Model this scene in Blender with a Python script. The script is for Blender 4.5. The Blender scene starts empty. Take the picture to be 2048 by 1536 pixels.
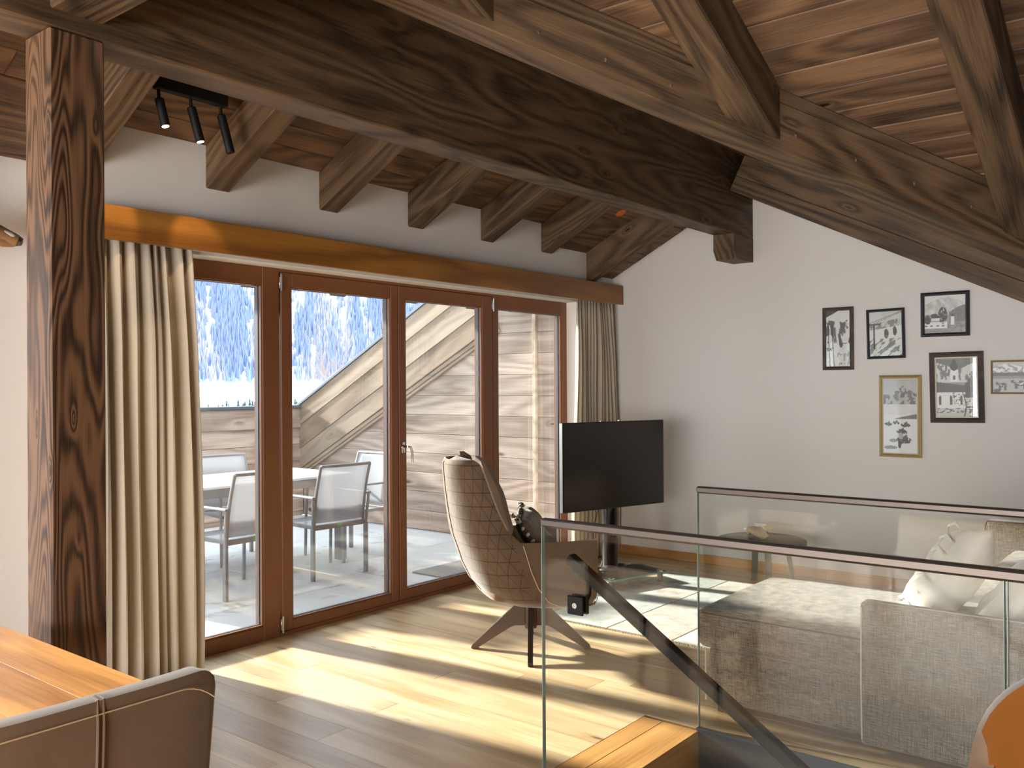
import bpy, bmesh, math, random
from mathutils import Vector, Matrix, noise
random.seed(7)
S = bpy.context.scene
COL = S.collection
R = math.radians

# ------------------------------------------------------------------ camera, sky, sun, exposure
CAMP = Vector((0, 0, 1.5))
def make_camera():
    f = 1777.26
    y, p, r = R(38.686), R(0.129), R(-0.339)
    F = Vector((math.cos(y)*math.cos(p), math.sin(y)*math.cos(p), math.sin(p)))
    rt = Vector((math.sin(y), -math.cos(y), 0)); up = rt.cross(F)
    r2 = rt*math.cos(r) + up*math.sin(r); u2 = -rt*math.sin(r) + up*math.cos(r)
    cd = bpy.data.cameras.new('camera'); cd.sensor_fit = 'HORIZONTAL'; cd.sensor_width = 36
    cd.lens = 36*f/2048; cd.clip_start = .05; cd.clip_end = 6000
    co = bpy.data.objects.new('camera', cd); COL.objects.link(co)
    M = Matrix((r2, u2, -F)).transposed().to_4x4(); M.translation = CAMP
    co.matrix_world = M; S.camera = co
make_camera()
W = bpy.data.worlds.new('world'); S.world = W; W.use_nodes = True
bg = W.node_tree.nodes['Background']
bg.inputs[0].default_value = (0.80, 0.89, 1.0, 1); bg.inputs[1].default_value = 2.4
sd = bpy.data.lights.new('sun', 'SUN'); sd.energy = 12; sd.angle = R(3.4); sd.color = (1, .96, .89)
so = bpy.data.objects.new('sun', sd); COL.objects.link(so)
az, el = Vector((-.13, 1, 0)).normalized(), R(21.5)
sdir = Vector((az.x*math.cos(el), az.y*math.cos(el), math.sin(el)))
so.rotation_euler = sdir.to_track_quat('Z', 'Y').to_euler()
def area(name, loc, target, sx, sy, power, col):
    l = bpy.data.lights.new(name, 'AREA'); l.shape = 'RECTANGLE'; l.size = sx; l.size_y = sy; l.energy = power; l.color = col
    o = bpy.data.objects.new(name, l); COL.objects.link(o); o.location = loc
    o.rotation_euler = (Vector(loc)-Vector(target)).to_track_quat('Z', 'Y').to_euler()
area('side_fill_light', (-3.85, 1.2, 1.3), (6, 1.4, 1.2), 4.6, 1.9, 360, (.96, .98, 1.0))  # added fill lamp out of view, brightens the interior from the side
S.view_settings.view_transform = 'Standard'; S.view_settings.look = 'None'
S.view_settings.gamma = 1; S.view_settings.use_curve_mapping = False
S.view_settings.exposure = 0.86
cy = S.cycles
cy.use_denoising = True; cy.max_bounces = 8; cy.diffuse_bounces = 4; cy.glossy_bounces = 4
cy.transparent_max_bounces = 16; cy.transmission_bounces = 4; cy.sample_clamp_indirect = 6
cy.caustics_reflective = False; cy.caustics_refractive = False

# ------------------------------------------------------------------ node / material helpers
def lin(h):
    h = h.lstrip('#'); c = [int(h[i:i+2], 16)/255 for i in (0, 2, 4)]
    return tuple((v/12.92 if v <= .04045 else ((v+.055)/1.055)**2.4) for v in c) + (1,)
class NT:
    def __init__(s, name):
        s.m = bpy.data.materials.new(name); s.m.use_nodes = True
        s.t = s.m.node_tree; s.b = s.t.nodes['Principled BSDF']
    def n(s, typ, **kw):
        nd = s.t.nodes.new(typ)
        for k, v in kw.items():
            if k.startswith('i_'):
                k2 = k[2:]; k2 = int(k2) if k2.isdigit() else k2.replace('_', ' ')
                nd.inputs[k2].default_value = v
            else: setattr(nd, k, v)
        return nd
    def l(s, a, b): s.t.links.new(a, b)
    def math(s, op, a, b=None, c=None):
        nd = s.t.nodes.new('ShaderNodeMath'); nd.operation = op
        for i, v in enumerate((a, b, c)):
            if v is None: continue
            if hasattr(v, 'links'): s.l(v, nd.inputs[i])
            else: nd.inputs[i].default_value = v
        return nd.outputs[0]
    def ramp(s, fac, stops):
        nd = s.t.nodes.new('ShaderNodeValToRGB'); cr = nd.color_ramp
        while len(cr.elements) < len(stops): cr.elements.new(.5)
        for e, (p, c) in zip(cr.elements, stops): e.position = p; e.color = c
        s.l(fac, nd.inputs[0]); return nd.outputs[0]
    def mix(s, f, a, b, mode='MIX'):
        nd = s.t.nodes.new('ShaderNodeMix'); nd.data_type = 'RGBA'; nd.blend_type = mode
        for sock, v in ((nd.inputs[0], f), (nd.inputs[6], a), (nd.inputs[7], b)):
            if hasattr(v, 'links'): s.l(v, sock)
            else: sock.default_value = v
        return nd.outputs[2]
    def coords(s, scale=(1, 1, 1), rnd=True, kind='Object'):
        tc = s.n('ShaderNodeTexCoord'); v = tc.outputs[kind]
        mp = s.n('ShaderNodeVectorMath', operation='MULTIPLY'); s.l(v, mp.inputs[0]); mp.inputs[1].default_value = scale
        v = mp.outputs[0]
        if rnd:
            oi = s.n('ShaderNodeObjectInfo'); k = s.math('MULTIPLY', oi.outputs['Random'], 37.0)
            ad = s.n('ShaderNodeVectorMath', operation='ADD'); s.l(v, ad.inputs[0]); s.l(k, ad.inputs[1]); v = ad.outputs[0]
            s.rand = oi.outputs['Random']
        return v
    def noise(s, v, scale, detail=2, rough=.5, dist=0):
        nd = s.n('ShaderNodeTexNoise'); s.l(v, nd.inputs['Vector'])
        nd.inputs['Scale'].default_value = scale; nd.inputs['Detail'].default_value = detail
        nd.inputs['Roughness'].default_value = rough; nd.inputs['Distortion'].default_value = dist
        return nd.outputs['Fac']
    def bump(s, h, strength=.3, dist=.002):
        nd = s.n('ShaderNodeBump'); s.l(h, nd.inputs['Height'])
        nd.inputs['Strength'].default_value = strength; nd.inputs['Distance'].default_value = dist
        s.l(nd.outputs[0], s.b.inputs['Normal']); return nd
    def scalev(s, v, sc):
        mp = s.n('ShaderNodeVectorMath', operation='MULTIPLY'); s.l(v, mp.inputs[0]); mp.inputs[1].default_value = sc
        return mp.outputs[0]

def wood(name, dark, light, rings=26, fiber=.35, rough=.55, bump=.35, var=.25, stretch=.16, knots=True, knotcol=None, spec=.35, scale=1.0, patch=0.0, patchcol=None, ringmix=.65, nsc=2.6):
    m = NT(name); v = m.coords((stretch*scale, scale, scale))
    n1 = m.noise(v, nsc, 2, .4, .2)
    arg = m.math('MULTIPLY', n1, rings*1.0)
    if knots:
        vk = m.scalev(v, (2.2, 1, 1))
        vo = m.n('ShaderNodeTexVoronoi'); m.l(vk, vo.inputs['Vector']); vo.inputs['Scale'].default_value = 3.6
        vo.inputs['Randomness'].default_value = 1
        kd = vo.outputs['Distance']
        kk = m.math('POWER', 2.718, m.math('MULTIPLY', kd, -14.0))
        arg = m.math('ADD', arg, m.math('MULTIPLY', kk, rings*.22))
    ring = m.math('MULTIPLY_ADD', m.math('SINE', m.math('MULTIPLY', arg, 6.283)), .5, .5)
    vf = m.scalev(v, (.22, 1, 1))
    fb = m.noise(vf, 95, 3, .6)
    fac = m.math('ADD', m.math('MULTIPLY', ring, ringmix*(1-fiber)), m.math('MULTIPLY', fb, fiber*1.3))
    big = m.noise(m.scalev(v, (.5, 1, 1)), 1.7, 2)
    fac = m.math('ADD', fac, m.math('MULTIPLY', m.math('SUBTRACT', big, .5), .7))
    col = m.ramp(fac, [(.18, dark), (.78, light)])
    if knots:
        kf = m.ramp(kd, [(.035, (1, 1, 1, 1)), (.07, (0, 0, 0, 1))])
        col = m.mix(kf, col, knotcol or tuple(c*.45 for c in dark[:3])+(1,))
    if patch:
        pf = m.ramp(m.noise(m.scalev(v, (1.2, .8, .8)), 1.3, 3), [(.5, (0, 0, 0, 1)), (.66, (patch, patch, patch, 1))])
        col = m.mix(pf, col, patchcol)
    hs = m.n('ShaderNodeHueSaturation'); m.l(col, hs.inputs['Color'])
    m.l(m.math('MULTIPLY_ADD', m.rand, var*2, 1-var), hs.inputs['Value'])
    m.l(hs.outputs[0], m.b.inputs['Base Color'])
    m.b.inputs['Roughness'].default_value = rough; m.b.inputs['Specular IOR Level'].default_value = spec
    m.bump(fac, bump, .0025); return m.m

def plain(name, col, rough=.6, metal=0, spec=.5, nscale=0, namp=.1, bump=0, bscale=200, sheen=0):
    m = NT(name)
    m.b.inputs['Base Color'].default_value = col; m.b.inputs['Roughness'].default_value = rough
    m.b.inputs['Metallic'].default_value = metal; m.b.inputs['Specular IOR Level'].default_value = spec
    if sheen: m.b.inputs['Sheen Weight'].default_value = sheen; m.b.inputs['Sheen Roughness'].default_value = .4
    if nscale:
        v = m.coords(); f = m.noise(v, nscale, 4, .6)
        c = m.mix(f, tuple(x*(1-namp) for x in col[:3])+(1,), tuple(min(1, x*(1+namp)) for x in col[:3])+(1,))
        m.l(c, m.b.inputs['Base Color'])
    if bump:
        v = m.coords(); m.bump(m.noise(v, bscale, 3), bump, .002)
    return m.m

def glass(name, tint=(1, 1, 1, 1), ior=1.5, refl=(1, 1, 1, 1), k=1.0):
    m = NT(name); nt = m.t; nt.nodes.remove(m.b)
    out = nt.nodes['Material Output']
    tr = m.n('ShaderNodeBsdfTransparent'); tr.inputs[0].default_value = tint
    gl = m.n('ShaderNodeBsdfGlossy'); gl.inputs['Roughness'].default_value = 0; gl.inputs[0].default_value = refl
    lw = m.n('ShaderNodeLayerWeight'); lw.inputs[0].default_value = .5
    f0 = ((ior-1)/(ior+1))**2
    fr = m.math('MULTIPLY_ADD', m.math('POWER', lw.outputs['Facing'], 5.0), 1-f0, f0)
    mx = m.n('ShaderNodeMixShader')
    m.l(m.math('MULTIPLY', fr, k), mx.inputs[0]); m.l(tr.outputs[0], mx.inputs[1]); m.l(gl.outputs[0], mx.inputs[2])
    m.l(mx.outputs[0], out.inputs[0]); return m.m

M = {}
M['timber'] = wood('dark_timber', lin('#20160d'), lin('#695139'), rings=16, fiber=.55, ringmix=.7, nsc=1.7, scale=1.5, rough=.6, bump=.3, var=.08, patch=.25, patchcol=lin('#6e5a46'), knotcol=lin('#2b190e'))
M['plank'] = wood('ceiling_plank_wood', lin('#33241a'), lin('#7a5d44'), rings=12, fiber=.55, ringmix=.7, nsc=2, scale=1.4, rough=.6, bump=.3, var=.2, knotcol=lin('#24140a'))
M['post'] = wood('brushed_post_wood', lin('#26170c'), lin('#6f5037'), rings=24, fiber=.4, ringmix=.95, nsc=1.8, scale=3.6, rough=.6, bump=.6, var=.0, stretch=.1, patch=.3, patchcol=lin('#6c5c4c'))
M['floor'] = wood('oak_floor', lin('#b08a5c'), lin('#e6cda6'), rings=5, fiber=.5, rough=.36, bump=.12, var=.17, stretch=.12, scale=1.5, knotcol=lin('#5b3d20'), spec=.5, ringmix=.5, patch=.3, patchcol=lin('#c7a67e'))
M['oak'] = wood('oak_trim', lin('#9a6732'), lin('#cf9a5c'), rings=5, fiber=.5, rough=.4, bump=.12, var=.05, knots=True, knotcol=lin('#6b4420'))
M['valance'] = wood('valance_wood', lin('#70441d'), lin('#a4702f'), rings=5, fiber=.4, rough=.35, bump=.1, var=0, knotcol=lin('#5c300f'), spec=.5)
M['table'] = wood('table_oak', lin('#7d4d1e'), lin('#bd8340'), rings=6, fiber=.5, rough=.36, bump=.12, var=.08, knotcol=lin('#3d2411'), spec=.5)
M['frame'] = plain('window_frame_stain', lin('#7d4e2e'), .42, nscale=6, namp=.1)
M['siding'] = wood('weathered_siding', lin('#867061'), lin('#bba799'), rings=10, fiber=.5, rough=.8, bump=.5, var=.14, knotcol=lin('#6b4a33'), spec=.2)
M['verge'] = wood('verge_board', lin('#655242'), lin('#927c68'), rings=9, fiber=.5, rough=.8, bump=.6, var=.1, knotcol=lin('#5d4630'), spec=.2, patch=.3, patchcol=lin('#c9b8a4'))
M['wall'] = plain('warm_white_plaster', lin('#d2cdc8'), .9, bump=.15, bscale=350, spec=.2)
M['backwall'] = plain('dark_backwall', lin('#5c4a3b'), .8, nscale=2, namp=.1)  # unseen rear wall, coloured dark to cut bounce light
M['reveal'] = plain('white_reveal_plaster', lin('#efe8df'), .8, spec=.2)
M['black'] = plain('black_metal', lin('#0e0c0a'), .6, 0, .25)
M['bronze'] = plain('bronze_steel', lin('#5e554f'), .4, .8)
M['column'] = plain('dark_chrome_column', lin('#37312e'), .25, .9)
M['steel'] = plain('brushed_steel', lin('#b9b9b6'), .28, 1)
M['darksteel'] = plain('dark_steel_plate', lin('#44474a'), .45, .7, nscale=3, namp=.25)
M['chrome'] = plain('chrome', lin('#d8d8d8'), .12, 1)
M['glass'] = glass('window_glass', (.97, .985, .98, 1), 1.45)
M['rail_glass'] = glass('balustrade_glass', (.955, .968, .96, 1), 1.52, k=.48)
M['glass_edge'] = plain('glass_edge', lin('#8fa39b'), .2)
M['spacer'] = plain('pane_spacer', lin('#5a5a60'), .5, .3)
M['alu'] = plain('outdoor_aluminium', lin('#8b8788'), .45, .4)
def m_mesh():
    m = NT('outdoor_mesh_fabric'); m.b.inputs['Base Color'].default_value = lin('#b4b4b8'); m.b.inputs['Roughness'].default_value = .9
    tr = m.n('ShaderNodeBsdfTransparent'); tl = m.n('ShaderNodeBsdfTranslucent'); tl.inputs[0].default_value = lin('#a8a8ac')
    m1 = m.n('ShaderNodeMixShader'); m1.inputs[0].default_value = .3; m2 = m.n('ShaderNodeMixShader'); m2.inputs[0].default_value = .3
    m.l(m.b.outputs[0], m1.inputs[1]); m.l(tl.outputs[0], m1.inputs[2]); m.l(m1.outputs[0], m2.inputs[1]); m.l(tr.outputs[0], m2.inputs[2])
    m.l(m2.outputs[0], m.t.nodes['Material Output'].inputs[0]); return m.m
M['mesh'] = m_mesh()
M['ttop'] = plain('pale_table_top', lin('#e3e2e2'), .5, nscale=5, namp=.05)
M['flash'] = plain('blue_grey_flashing', lin('#5d6570'), .5, .4)
M['rubber'] = plain('grey_doormat', lin('#8d8b8c'), .95, bump=.6, bscale=400)

def m_tile():
    m = NT('stone_tile'); v = m.coords((1, 1, 1))
    f = m.noise(v, 3, 5, .6); st = m.noise(v, 1.6, 4, .65, .4)
    c = m.mix(f, lin('#bab9ba'), lin('#d8d7d7'))
    sf = m.ramp(st, [(.6, (0, 0, 0, 1)), (.66, (.6, .6, .6, 1))])
    c = m.mix(sf, c, lin('#8a7e70')); m.l(c, m.b.inputs['Base Color'])
    m.b.inputs['Roughness'].default_value = .7; m.bump(m.noise(v, 60, 3), .2, .002); return m.m
M['tile'] = m_tile()
def m_curtain():
    m = NT('linen_curtain'); v = m.coords((1, 1, 1), rnd=False)
    wv = m.noise(m.scalev(v, (1, 1, .15)), 420, 2); wh = m.noise(m.scalev(v, (.12, .12, 1)), 420, 2)
    f = m.math('ADD', m.math('MULTIPLY', wv, .5), m.math('MULTIPLY', wh, .5))
    m.l(m.mix(f, lin('#b3a48f'), lin('#d6cbb9')), m.b.inputs['Base Color'])
    m.b.inputs['Roughness'].default_value = .95; m.b.inputs['Specular IOR Level'].default_value = .1
    m.bump(f, .25, .001)
    tl = m.n('ShaderNodeBsdfTranslucent'); tl.inputs[0].default_value = lin('#cdbfa8')
    mx = m.n('ShaderNodeMixShader'); mx.inputs[0].default_value = .18
    out = m.t.nodes['Material Output']; m.l(m.b.outputs[0], mx.inputs[1]); m.l(tl.outputs[0], mx.inputs[2]); m.l(mx.outputs[0], out.inputs[0])
    return m.m
M['curtain'] = m_curtain()
def fabric(name, dark, light, sc=500, rough=.95, slub=.6, sheen=.2):
    m = NT(name); v = m.coords((1, 1, 1), rnd=False)
    a = m.noise(m.scalev(v, (.08, .08, 1)), sc*.6, 2); b = m.noise(m.scalev(v, (1, 1, .06)), sc*.6, 2)
    c = m.noise(v, sc*.5, 2)
    f = m.math('ADD', m.math('MULTIPLY', a, .5), m.math('MULTIPLY', b, .4)); f = m.math('ADD', f, m.math('MULTIPLY', c, .3))
    m.l(m.ramp(f, [(.42, dark), (.75, light)]), m.b.inputs['Base Color'])
    m.b.inputs['Roughness'].default_value = rough; m.b.inputs['Specular IOR Level'].default_value = .15
    m.b.inputs['Sheen Weight'].default_value = sheen
    m.bump(f, .5, .002); return m.m
M['sofa'] = fabric('slub_sofa_fabric', lin('#372e27'), lin('#8a7a6a'), 420)
M['piping'] = plain('dark_piping', lin('#4a3c33'), .8)
M['lpiping'] = plain('pale_piping', lin('#b9ab9d'), .8)
M['cream'] = plain('cream_crushed_velvet', lin('#cfc6bb'), .6, nscale=9, namp=.15, sheen=.6, bump=.3, bscale=40)
M['olive'] = plain('olive_velvet', lin('#6e6046'), .55, nscale=14, namp=.3, sheen=.4, bump=.3, bscale=30)
M['fringe_w'] = plain('cream_pompom', lin('#e4dccb'), .9)
M['fringe_d'] = plain('dark_bead_fringe', lin('#4b4348'), .7)
M['velvet'] = plain('taupe_velvet', lin('#6e5946'), .7, nscale=11, namp=.18, sheen=.5, bump=.2, bscale=60, spec=.25)
M['velvet_b'] = plain('brown_velvet', lin('#6b5138'), .6, nscale=7, namp=.22, sheen=.35, bump=.15, bscale=50, spec=.3)
M['cognac'] = plain('cognac_leather', lin('#70410f'), .7, 0, .15, nscale=5, namp=.15)
M['stitch'] = plain('pale_stitching', lin('#c9b08f'), .8)
def m_quilt():
    m = NT('quilted_suede'); tc = m.n('ShaderNodeUVMap'); sp = m.n('ShaderNodeSeparateXYZ'); m.l(tc.outputs[0], sp.inputs[0])
    U, V = sp.outputs[0], sp.outputs[1]
    def line(expr, w):
        fr = m.math('FRACT', expr); d = m.math('ABSOLUTE', m.math('SUBTRACT', fr, .5))
        return m.math('GREATER_THAN', d, .5-w)
    h = line(m.math('MULTIPLY', V, 14.0), .035)
    a = line(m.math('ADD', m.math('MULTIPLY', U, 12.0), m.math('MULTIPLY', V, 7.0)), .026)
    b = line(m.math('SUBTRACT', m.math('MULTIPLY', U, 12.0), m.math('MULTIPLY', V, 7.0)), .026)
    ln = m.math('MAXIMUM', h, m.math('MAXIMUM', a, b))
    ln = m.math('MULTIPLY', ln, m.math('LESS_THAN', m.math('ABSOLUTE', U), .56))
    v = m.coords(rnd=False); f = m.noise(v, 9, 4)
    c = m.mix(f, lin('#4f3d2f'), lin('#725d48'))
    c = m.mix(ln, c, lin('#4a3019')); m.l(c, m.b.inputs['Base Color'])
    m.b.inputs['Roughness'].default_value = .8; m.b.inputs['Sheen Weight'].default_value = .3
    m.b.inputs['Specular IOR Level'].default_value = .2
    m.bump(m.math('SUBTRACT', 1.0, ln), .8, .003); return m.m
M['quilt'] = m_quilt()
def m_attr(name, rough=.5):
    m = NT(name); a = m.n('ShaderNodeAttribute'); a.attribute_name = 'Col'
    m.l(a.outputs['Color'], m.b.inputs['Base Color']); m.b.inputs['Roughness'].default_value = rough; return m.m
M['print'] = m_attr('black_and_white_print', .35)
M['photo_frame_black'] = plain('black_picture_frame', lin('#26262b'), .35)
M['photo_frame_brown'] = wood('brown_picture_frame', lin('#2a201b'), lin('#4a3b32'), rings=8, knots=False, rough=.5, var=0)
M['gold'] = plain('antique_gold_frame', lin('#a68f62'), .45, .5, nscale=60, namp=.25, bump=.4, bscale=120)
M['mat'] = plain('cream_mount', lin('#cdc3af'), .7)
M['tv_screen'] = plain('tv_screen', lin('#2b2523'), .18, 0, .45)
M['tv_body'] = plain('tv_bezel', lin('#131110'), .35)
M['smoke_glass'] = glass('smoked_glass', (.16, .165, .165, 1), 1.5, k=.35)
M['green_edge'] = plain('green_glass_edge', lin('#5f9a8c'), .15)
M['shell'] = plain('sea_shell', lin('#cdb897'), .5, nscale=14, namp=.25)
M['grey_metal'] = plain('grey_powder_coat', lin('#4c5250'), .5, .3)
M['taupe_metal'] = plain('taupe_chair_base', lin('#5a4c44'), .32, .6)
M['cable'] = plain('white_cable', lin('#cfc6b6'), .6)
M['plastic'] = plain('white_plastic', lin('#e8e6e2'), .4)
M['green'] = plain('green_tag', lin('#6fc07f'), .5)
M['fur'] = plain('brown_fur', lin('#8d6a45'), .9, nscale=25, namp=.4)
M['nose'] = plain('dark_nose', lin('#2a211f'), .5)
M['whitefur'] = plain('white_fur', lin('#cfc8bf'), .9)
M['horn'] = plain('dark_horn', lin('#2c241e'), .6)
M['knot'] = plain('orange_wood_plug', lin('#c5641a'), .6, nscale=30, namp=.25)
def emis(name, col, st):
    m = NT(name); m.b.inputs['Emission Color'].default_value = col; m.b.inputs['Emission Strength'].default_value = st
    m.b.inputs['Base Color'].default_value = (0, 0, 0, 1); return m.m
M['lamp'] = emis('lit_led_lens', (1, .72, .38, 1), 12)
def m_rug(i, base, alt):
    m = NT('rug_wool_%d' % i if False else 'rug_wool'); v = m.coords((1, 1, 1))
    f = m.noise(v, 7, 5, .7); g = m.noise(m.scalev(v, (1, .1, 1)), 260, 2)
    f = m.math('ADD', m.math('MULTIPLY', f, .7), m.math('MULTIPLY', g, .4))
    m.l(m.ramp(f, [(.35, alt), (.62, base)]), m.b.inputs['Base Color'])
    m.b.inputs['Roughness'].default_value = 1; m.b.inputs['Specular IOR Level'].default_value = .1
    m.bump(g, .6, .003); return m.m
RUGS = [m_rug(i, lin(a), lin(b)) for i, (a, b) in enumerate([('#cfcdc4', '#a5a79f'), ('#cac8c1', '#a09f98'), ('#cbc3b8', '#a58f80'), ('#d6d4cc', '#b3b3ad'), ('#bdbcb5', '#95958d')])]

# ------------------------------------------------------------------ mesh helpers
class MB:
    def __init__(s): s.v = []; s.f = []; s.mi = []
    def add(s, vs, fs, mi=0):
        o = len(s.v); s.v += [tuple(v) for v in vs]; s.f += [tuple(i+o for i in f) for f in fs]; s.mi += [mi]*len(fs); return s
    def box(s, x0, x1, y0, y1, z0, z1, c=0.0, T=None, mi=0):
        x0, x1 = min(x0, x1), max(x0, x1); y0, y1 = min(y0, y1), max(y0, y1); z0, z1 = min(z0, z1), max(z0, z1)
        if c <= 0:
            vs = [(x, y, z) for x in (x0, x1) for y in (y0, y1) for z in (z0, z1)]
            fs = [(0, 1, 3, 2), (4, 6, 7, 5), (0, 4, 5, 1), (2, 3, 7, 6), (0, 2, 6, 4), (1, 5, 7, 3)]
        else:
            c = min(c, (x1-x0)*.49, (y1-y0)*.49, (z1-z0)*.49)
            vs = []; ix = {}
            for a in (0, 1):
                for b in (0, 1):
                    for d in (0, 1):
                        p = [(x0, x1)[a], (y0, y1)[b], (z0, z1)[d]]; sg = [(1, -1)[a], (1, -1)[b], (1, -1)[d]]
                        for k in range(3):
                            q = [p[j]+sg[j]*c for j in range(3)]; q[k] = p[k]
                            ix[(a, b, d, k)] = len(vs); vs.append(tuple(q))
            fs = []
            I = ix
            for a in (0, 1):
                f = [I[(a, 0, 0, 0)], I[(a, 0, 1, 0)], I[(a, 1, 1, 0)], I[(a, 1, 0, 0)]]; fs.append(f if a == 0 else f[::-1])
                f = [I[(0, a, 0, 1)], I[(1, a, 0, 1)], I[(1, a, 1, 1)], I[(0, a, 1, 1)]]; fs.append(f if a == 0 else f[::-1])
                f = [I[(0, 0, a, 2)], I[(0, 1, a, 2)], I[(1, 1, a, 2)], I[(1, 0, a, 2)]]; fs.append(f if a == 0 else f[::-1])
            for a in (0, 1):
                for b in (0, 1):
                    f = [I[(a, b, 0, 0)], I[(a, b, 1, 0)], I[(a, b, 1, 1)], I[(a, b, 0, 1)]]; fs.append(f[::-1] if a == b else f)
                    f = [I[(a, 0, b, 0)], I[(a, 1, b, 0)], I[(a, 1, b, 2)], I[(a, 0, b, 2)]]; fs.append(f if a == b else f[::-1])
                    f = [I[(0, a, b, 1)], I[(1, a, b, 1)], I[(1, a, b, 2)], I[(0, a, b, 2)]]; fs.append(f[::-1] if a == b else f)
            for a in (0, 1):
                for b in (0, 1):
                    for d in (0, 1):
                        f = [I[(a, b, d, 0)], I[(a, b, d, 1)], I[(a, b, d, 2)]]; fs.append(f[::-1] if (a+b+d) % 2 == 0 else f)
        if T is not None: vs = [T @ Vector(v) for v in vs]
        return s.add(vs, fs, mi)
    def prism(s, poly, d0, d1, T=None, mi=0):   # poly in XZ, extruded along Y d0..d1
        n = len(poly); vs = [(x, d0, z) for x, z in poly]+[(x, d1, z) for x, z in poly]
        fs = [tuple(range(n)), tuple(range(2*n-1, n-1, -1))]+[(i, i+n, (i+1) % n+n, (i+1) % n) for i in range(n)]
        if T is not None: vs = [T @ Vector(v) for v in vs]
        return s.add(vs, fs, mi)
    def tube(s, pts, r, seg=8, cap=True, mi=0, flat=1.0):
        pts = [Vector(p) for p in pts]; rs = r if isinstance(r, (list, tuple)) else [r]*len(pts)
        vs = []; fs = []; prev = None
        for i, p in enumerate(pts):
            t = ((pts[min(i+1, len(pts)-1)]-pts[max(i-1, 0)])).normalized()
            a = Vector((0, 0, 1)) if abs(t.z) < .95 else Vector((1, 0, 0))
            if prev is not None: a = prev
            u = t.cross(a).normalized(); w = u.cross(t).normalized(); prev = w
            for k in range(seg):
                th = 2*math.pi*k/seg; vs.append(p+u*math.cos(th)*rs[i]+w*math.sin(th)*rs[i]*flat)
        for i in range(len(pts)-1):
            for k in range(seg):
                a0 = i*seg+k; b0 = i*seg+(k+1) % seg; fs.append((a0, b0, b0+seg, a0+seg))
        if cap: fs.append(tuple(range(seg))[::-1]); fs.append(tuple(range((len(pts)-1)*seg, len(pts)*seg)))
        return s.add(vs, fs, mi)
    def lathe(s, prof, c=(0, 0, 0), seg=24, mi=0, sy=1.0):
        vs = []; fs = []
        for r, z in prof:
            for k in range(seg):
                th = 2*math.pi*k/seg; vs.append((c[0]+r*math.cos(th), c[1]+r*sy*math.sin(th), c[2]+z))
        for i in range(len(prof)-1):
            for k in range(seg):
                a0 = i*seg+k; b0 = i*seg+(k+1) % seg; fs.append((a0, b0, b0+seg, a0+seg))
        fs.append(tuple(range(seg))[::-1]); fs.append(tuple(range((len(prof)-1)*seg, len(prof)*seg)))
        return s.add(vs, fs, mi)
    def grid(s, fn, nu, nv, mi=0, closeu=False):
        vs = [fn(i/(nu if closeu else nu-1), j/(nv-1)) for j in range(nv) for i in range(nu)]
        fs = []
        for j in range(nv-1):
            for i in range(nu if closeu else nu-1):
                a = j*nu+i; b = j*nu+(i+1) % nu; fs.append((a, b, b+nu, a+nu))
        return s.add(vs, fs, mi)
    def mesh(s, name, mats, smooth=False):
        me = bpy.data.meshes.new(name); me.from_pydata(s.v, [], s.f)
        for m in (mats if isinstance(mats, (list, tuple)) else [mats]): me.materials.append(m)
        if any(s.mi): me.polygons.foreach_set('material_index', s.mi)
        if smooth: me.polygons.foreach_set('use_smooth', [True]*len(me.polygons))
        me.update(); return me
WM = {}   # world matrices
def wm(o): return WM.get(o.name, Matrix.Identity(4))
def link(o, parent=None, T=None):
    """T = world matrix"""
    T = T if T is not None else Matrix.Identity(4)
    COL.objects.link(o); WM[o.name] = T.copy()
    if parent:
        o.parent = parent; o.matrix_basis = wm(parent).inverted() @ T
    else: o.matrix_basis = T
    return o
def obj(name, mb, mat, parent=None, T=None, smooth=False, label=None, world=False):
    """mesh coords are local to T; if T is None and there is a parent, coords are in the parent's frame"""
    me = mb.mesh(name, mat, smooth) if isinstance(mb, MB) else mb
    o = bpy.data.objects.new(name, me)
    if T is None: T = wm(parent) if (parent and not world) else Matrix.Identity(4)
    link(o, parent, T)
    if smooth == 'auto' or smooth:
        try: o.data.set_sharp_from_angle(angle=R(40))
        except Exception: pass
    if label: o['label'] = label
    return o
def empty(name, loc=(0, 0, 0), rz=0, label=None, cat=None, group=None, kind=None):
    o = bpy.data.objects.new(name, None); o.empty_display_size = .1
    link(o, None, Matrix.Translation(loc) @ Matrix.Rotation(rz, 4, 'Z')); tag(o, label, cat, group, kind); return o
def tag(o, label=None, cat=None, group=None, kind=None):
    if label: o['label'] = label
    if cat: o['category'] = cat
    if group: o['group'] = group
    if kind: o['kind'] = kind
    return o
def axes(origin, xdir, zhint=(0, 0, 1)):
    x = Vector(xdir).normalized(); z = Vector(zhint); z = (z-x*z.dot(x)).normalized(); y = z.cross(x)
    T = Matrix((x, y, z)).transposed().to_4x4(); T.translation = Vector(origin); return T
def bar(name, p0, p1, wy, z0, z1, mat, parent=None, up=(0, 0, 1), c=.004, y0=None, label=None):
    """box along p0->p1, local y from y0 to y0+wy (centred by default), local z z0..z1"""
    p0, p1 = Vector(p0), Vector(p1); L = (p1-p0).length
    T = axes(p0, p1-p0, up); y0 = -wy/2 if y0 is None else y0
    return obj(name, MB().box(0, L, y0, y0+wy, z0, z1, c), mat, parent, T, label=label)
def subsurf(o, lv=2):
    m = o.modifiers.new('sub', 'SUBSURF'); m.levels = lv; m.render_levels = lv; return o
def copy_tree(o, parent=None, T=None):
    c = o.copy(); COL.objects.link(c)
    if parent: c.parent = parent; WM[c.name] = wm(parent) @ c.matrix_basis
    else: c.matrix_basis = T; WM[c.name] = T.copy()
    for ch in [x for x in bpy.data.objects if x.parent == o]:
        copy_tree(ch, c)
    return c

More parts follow.
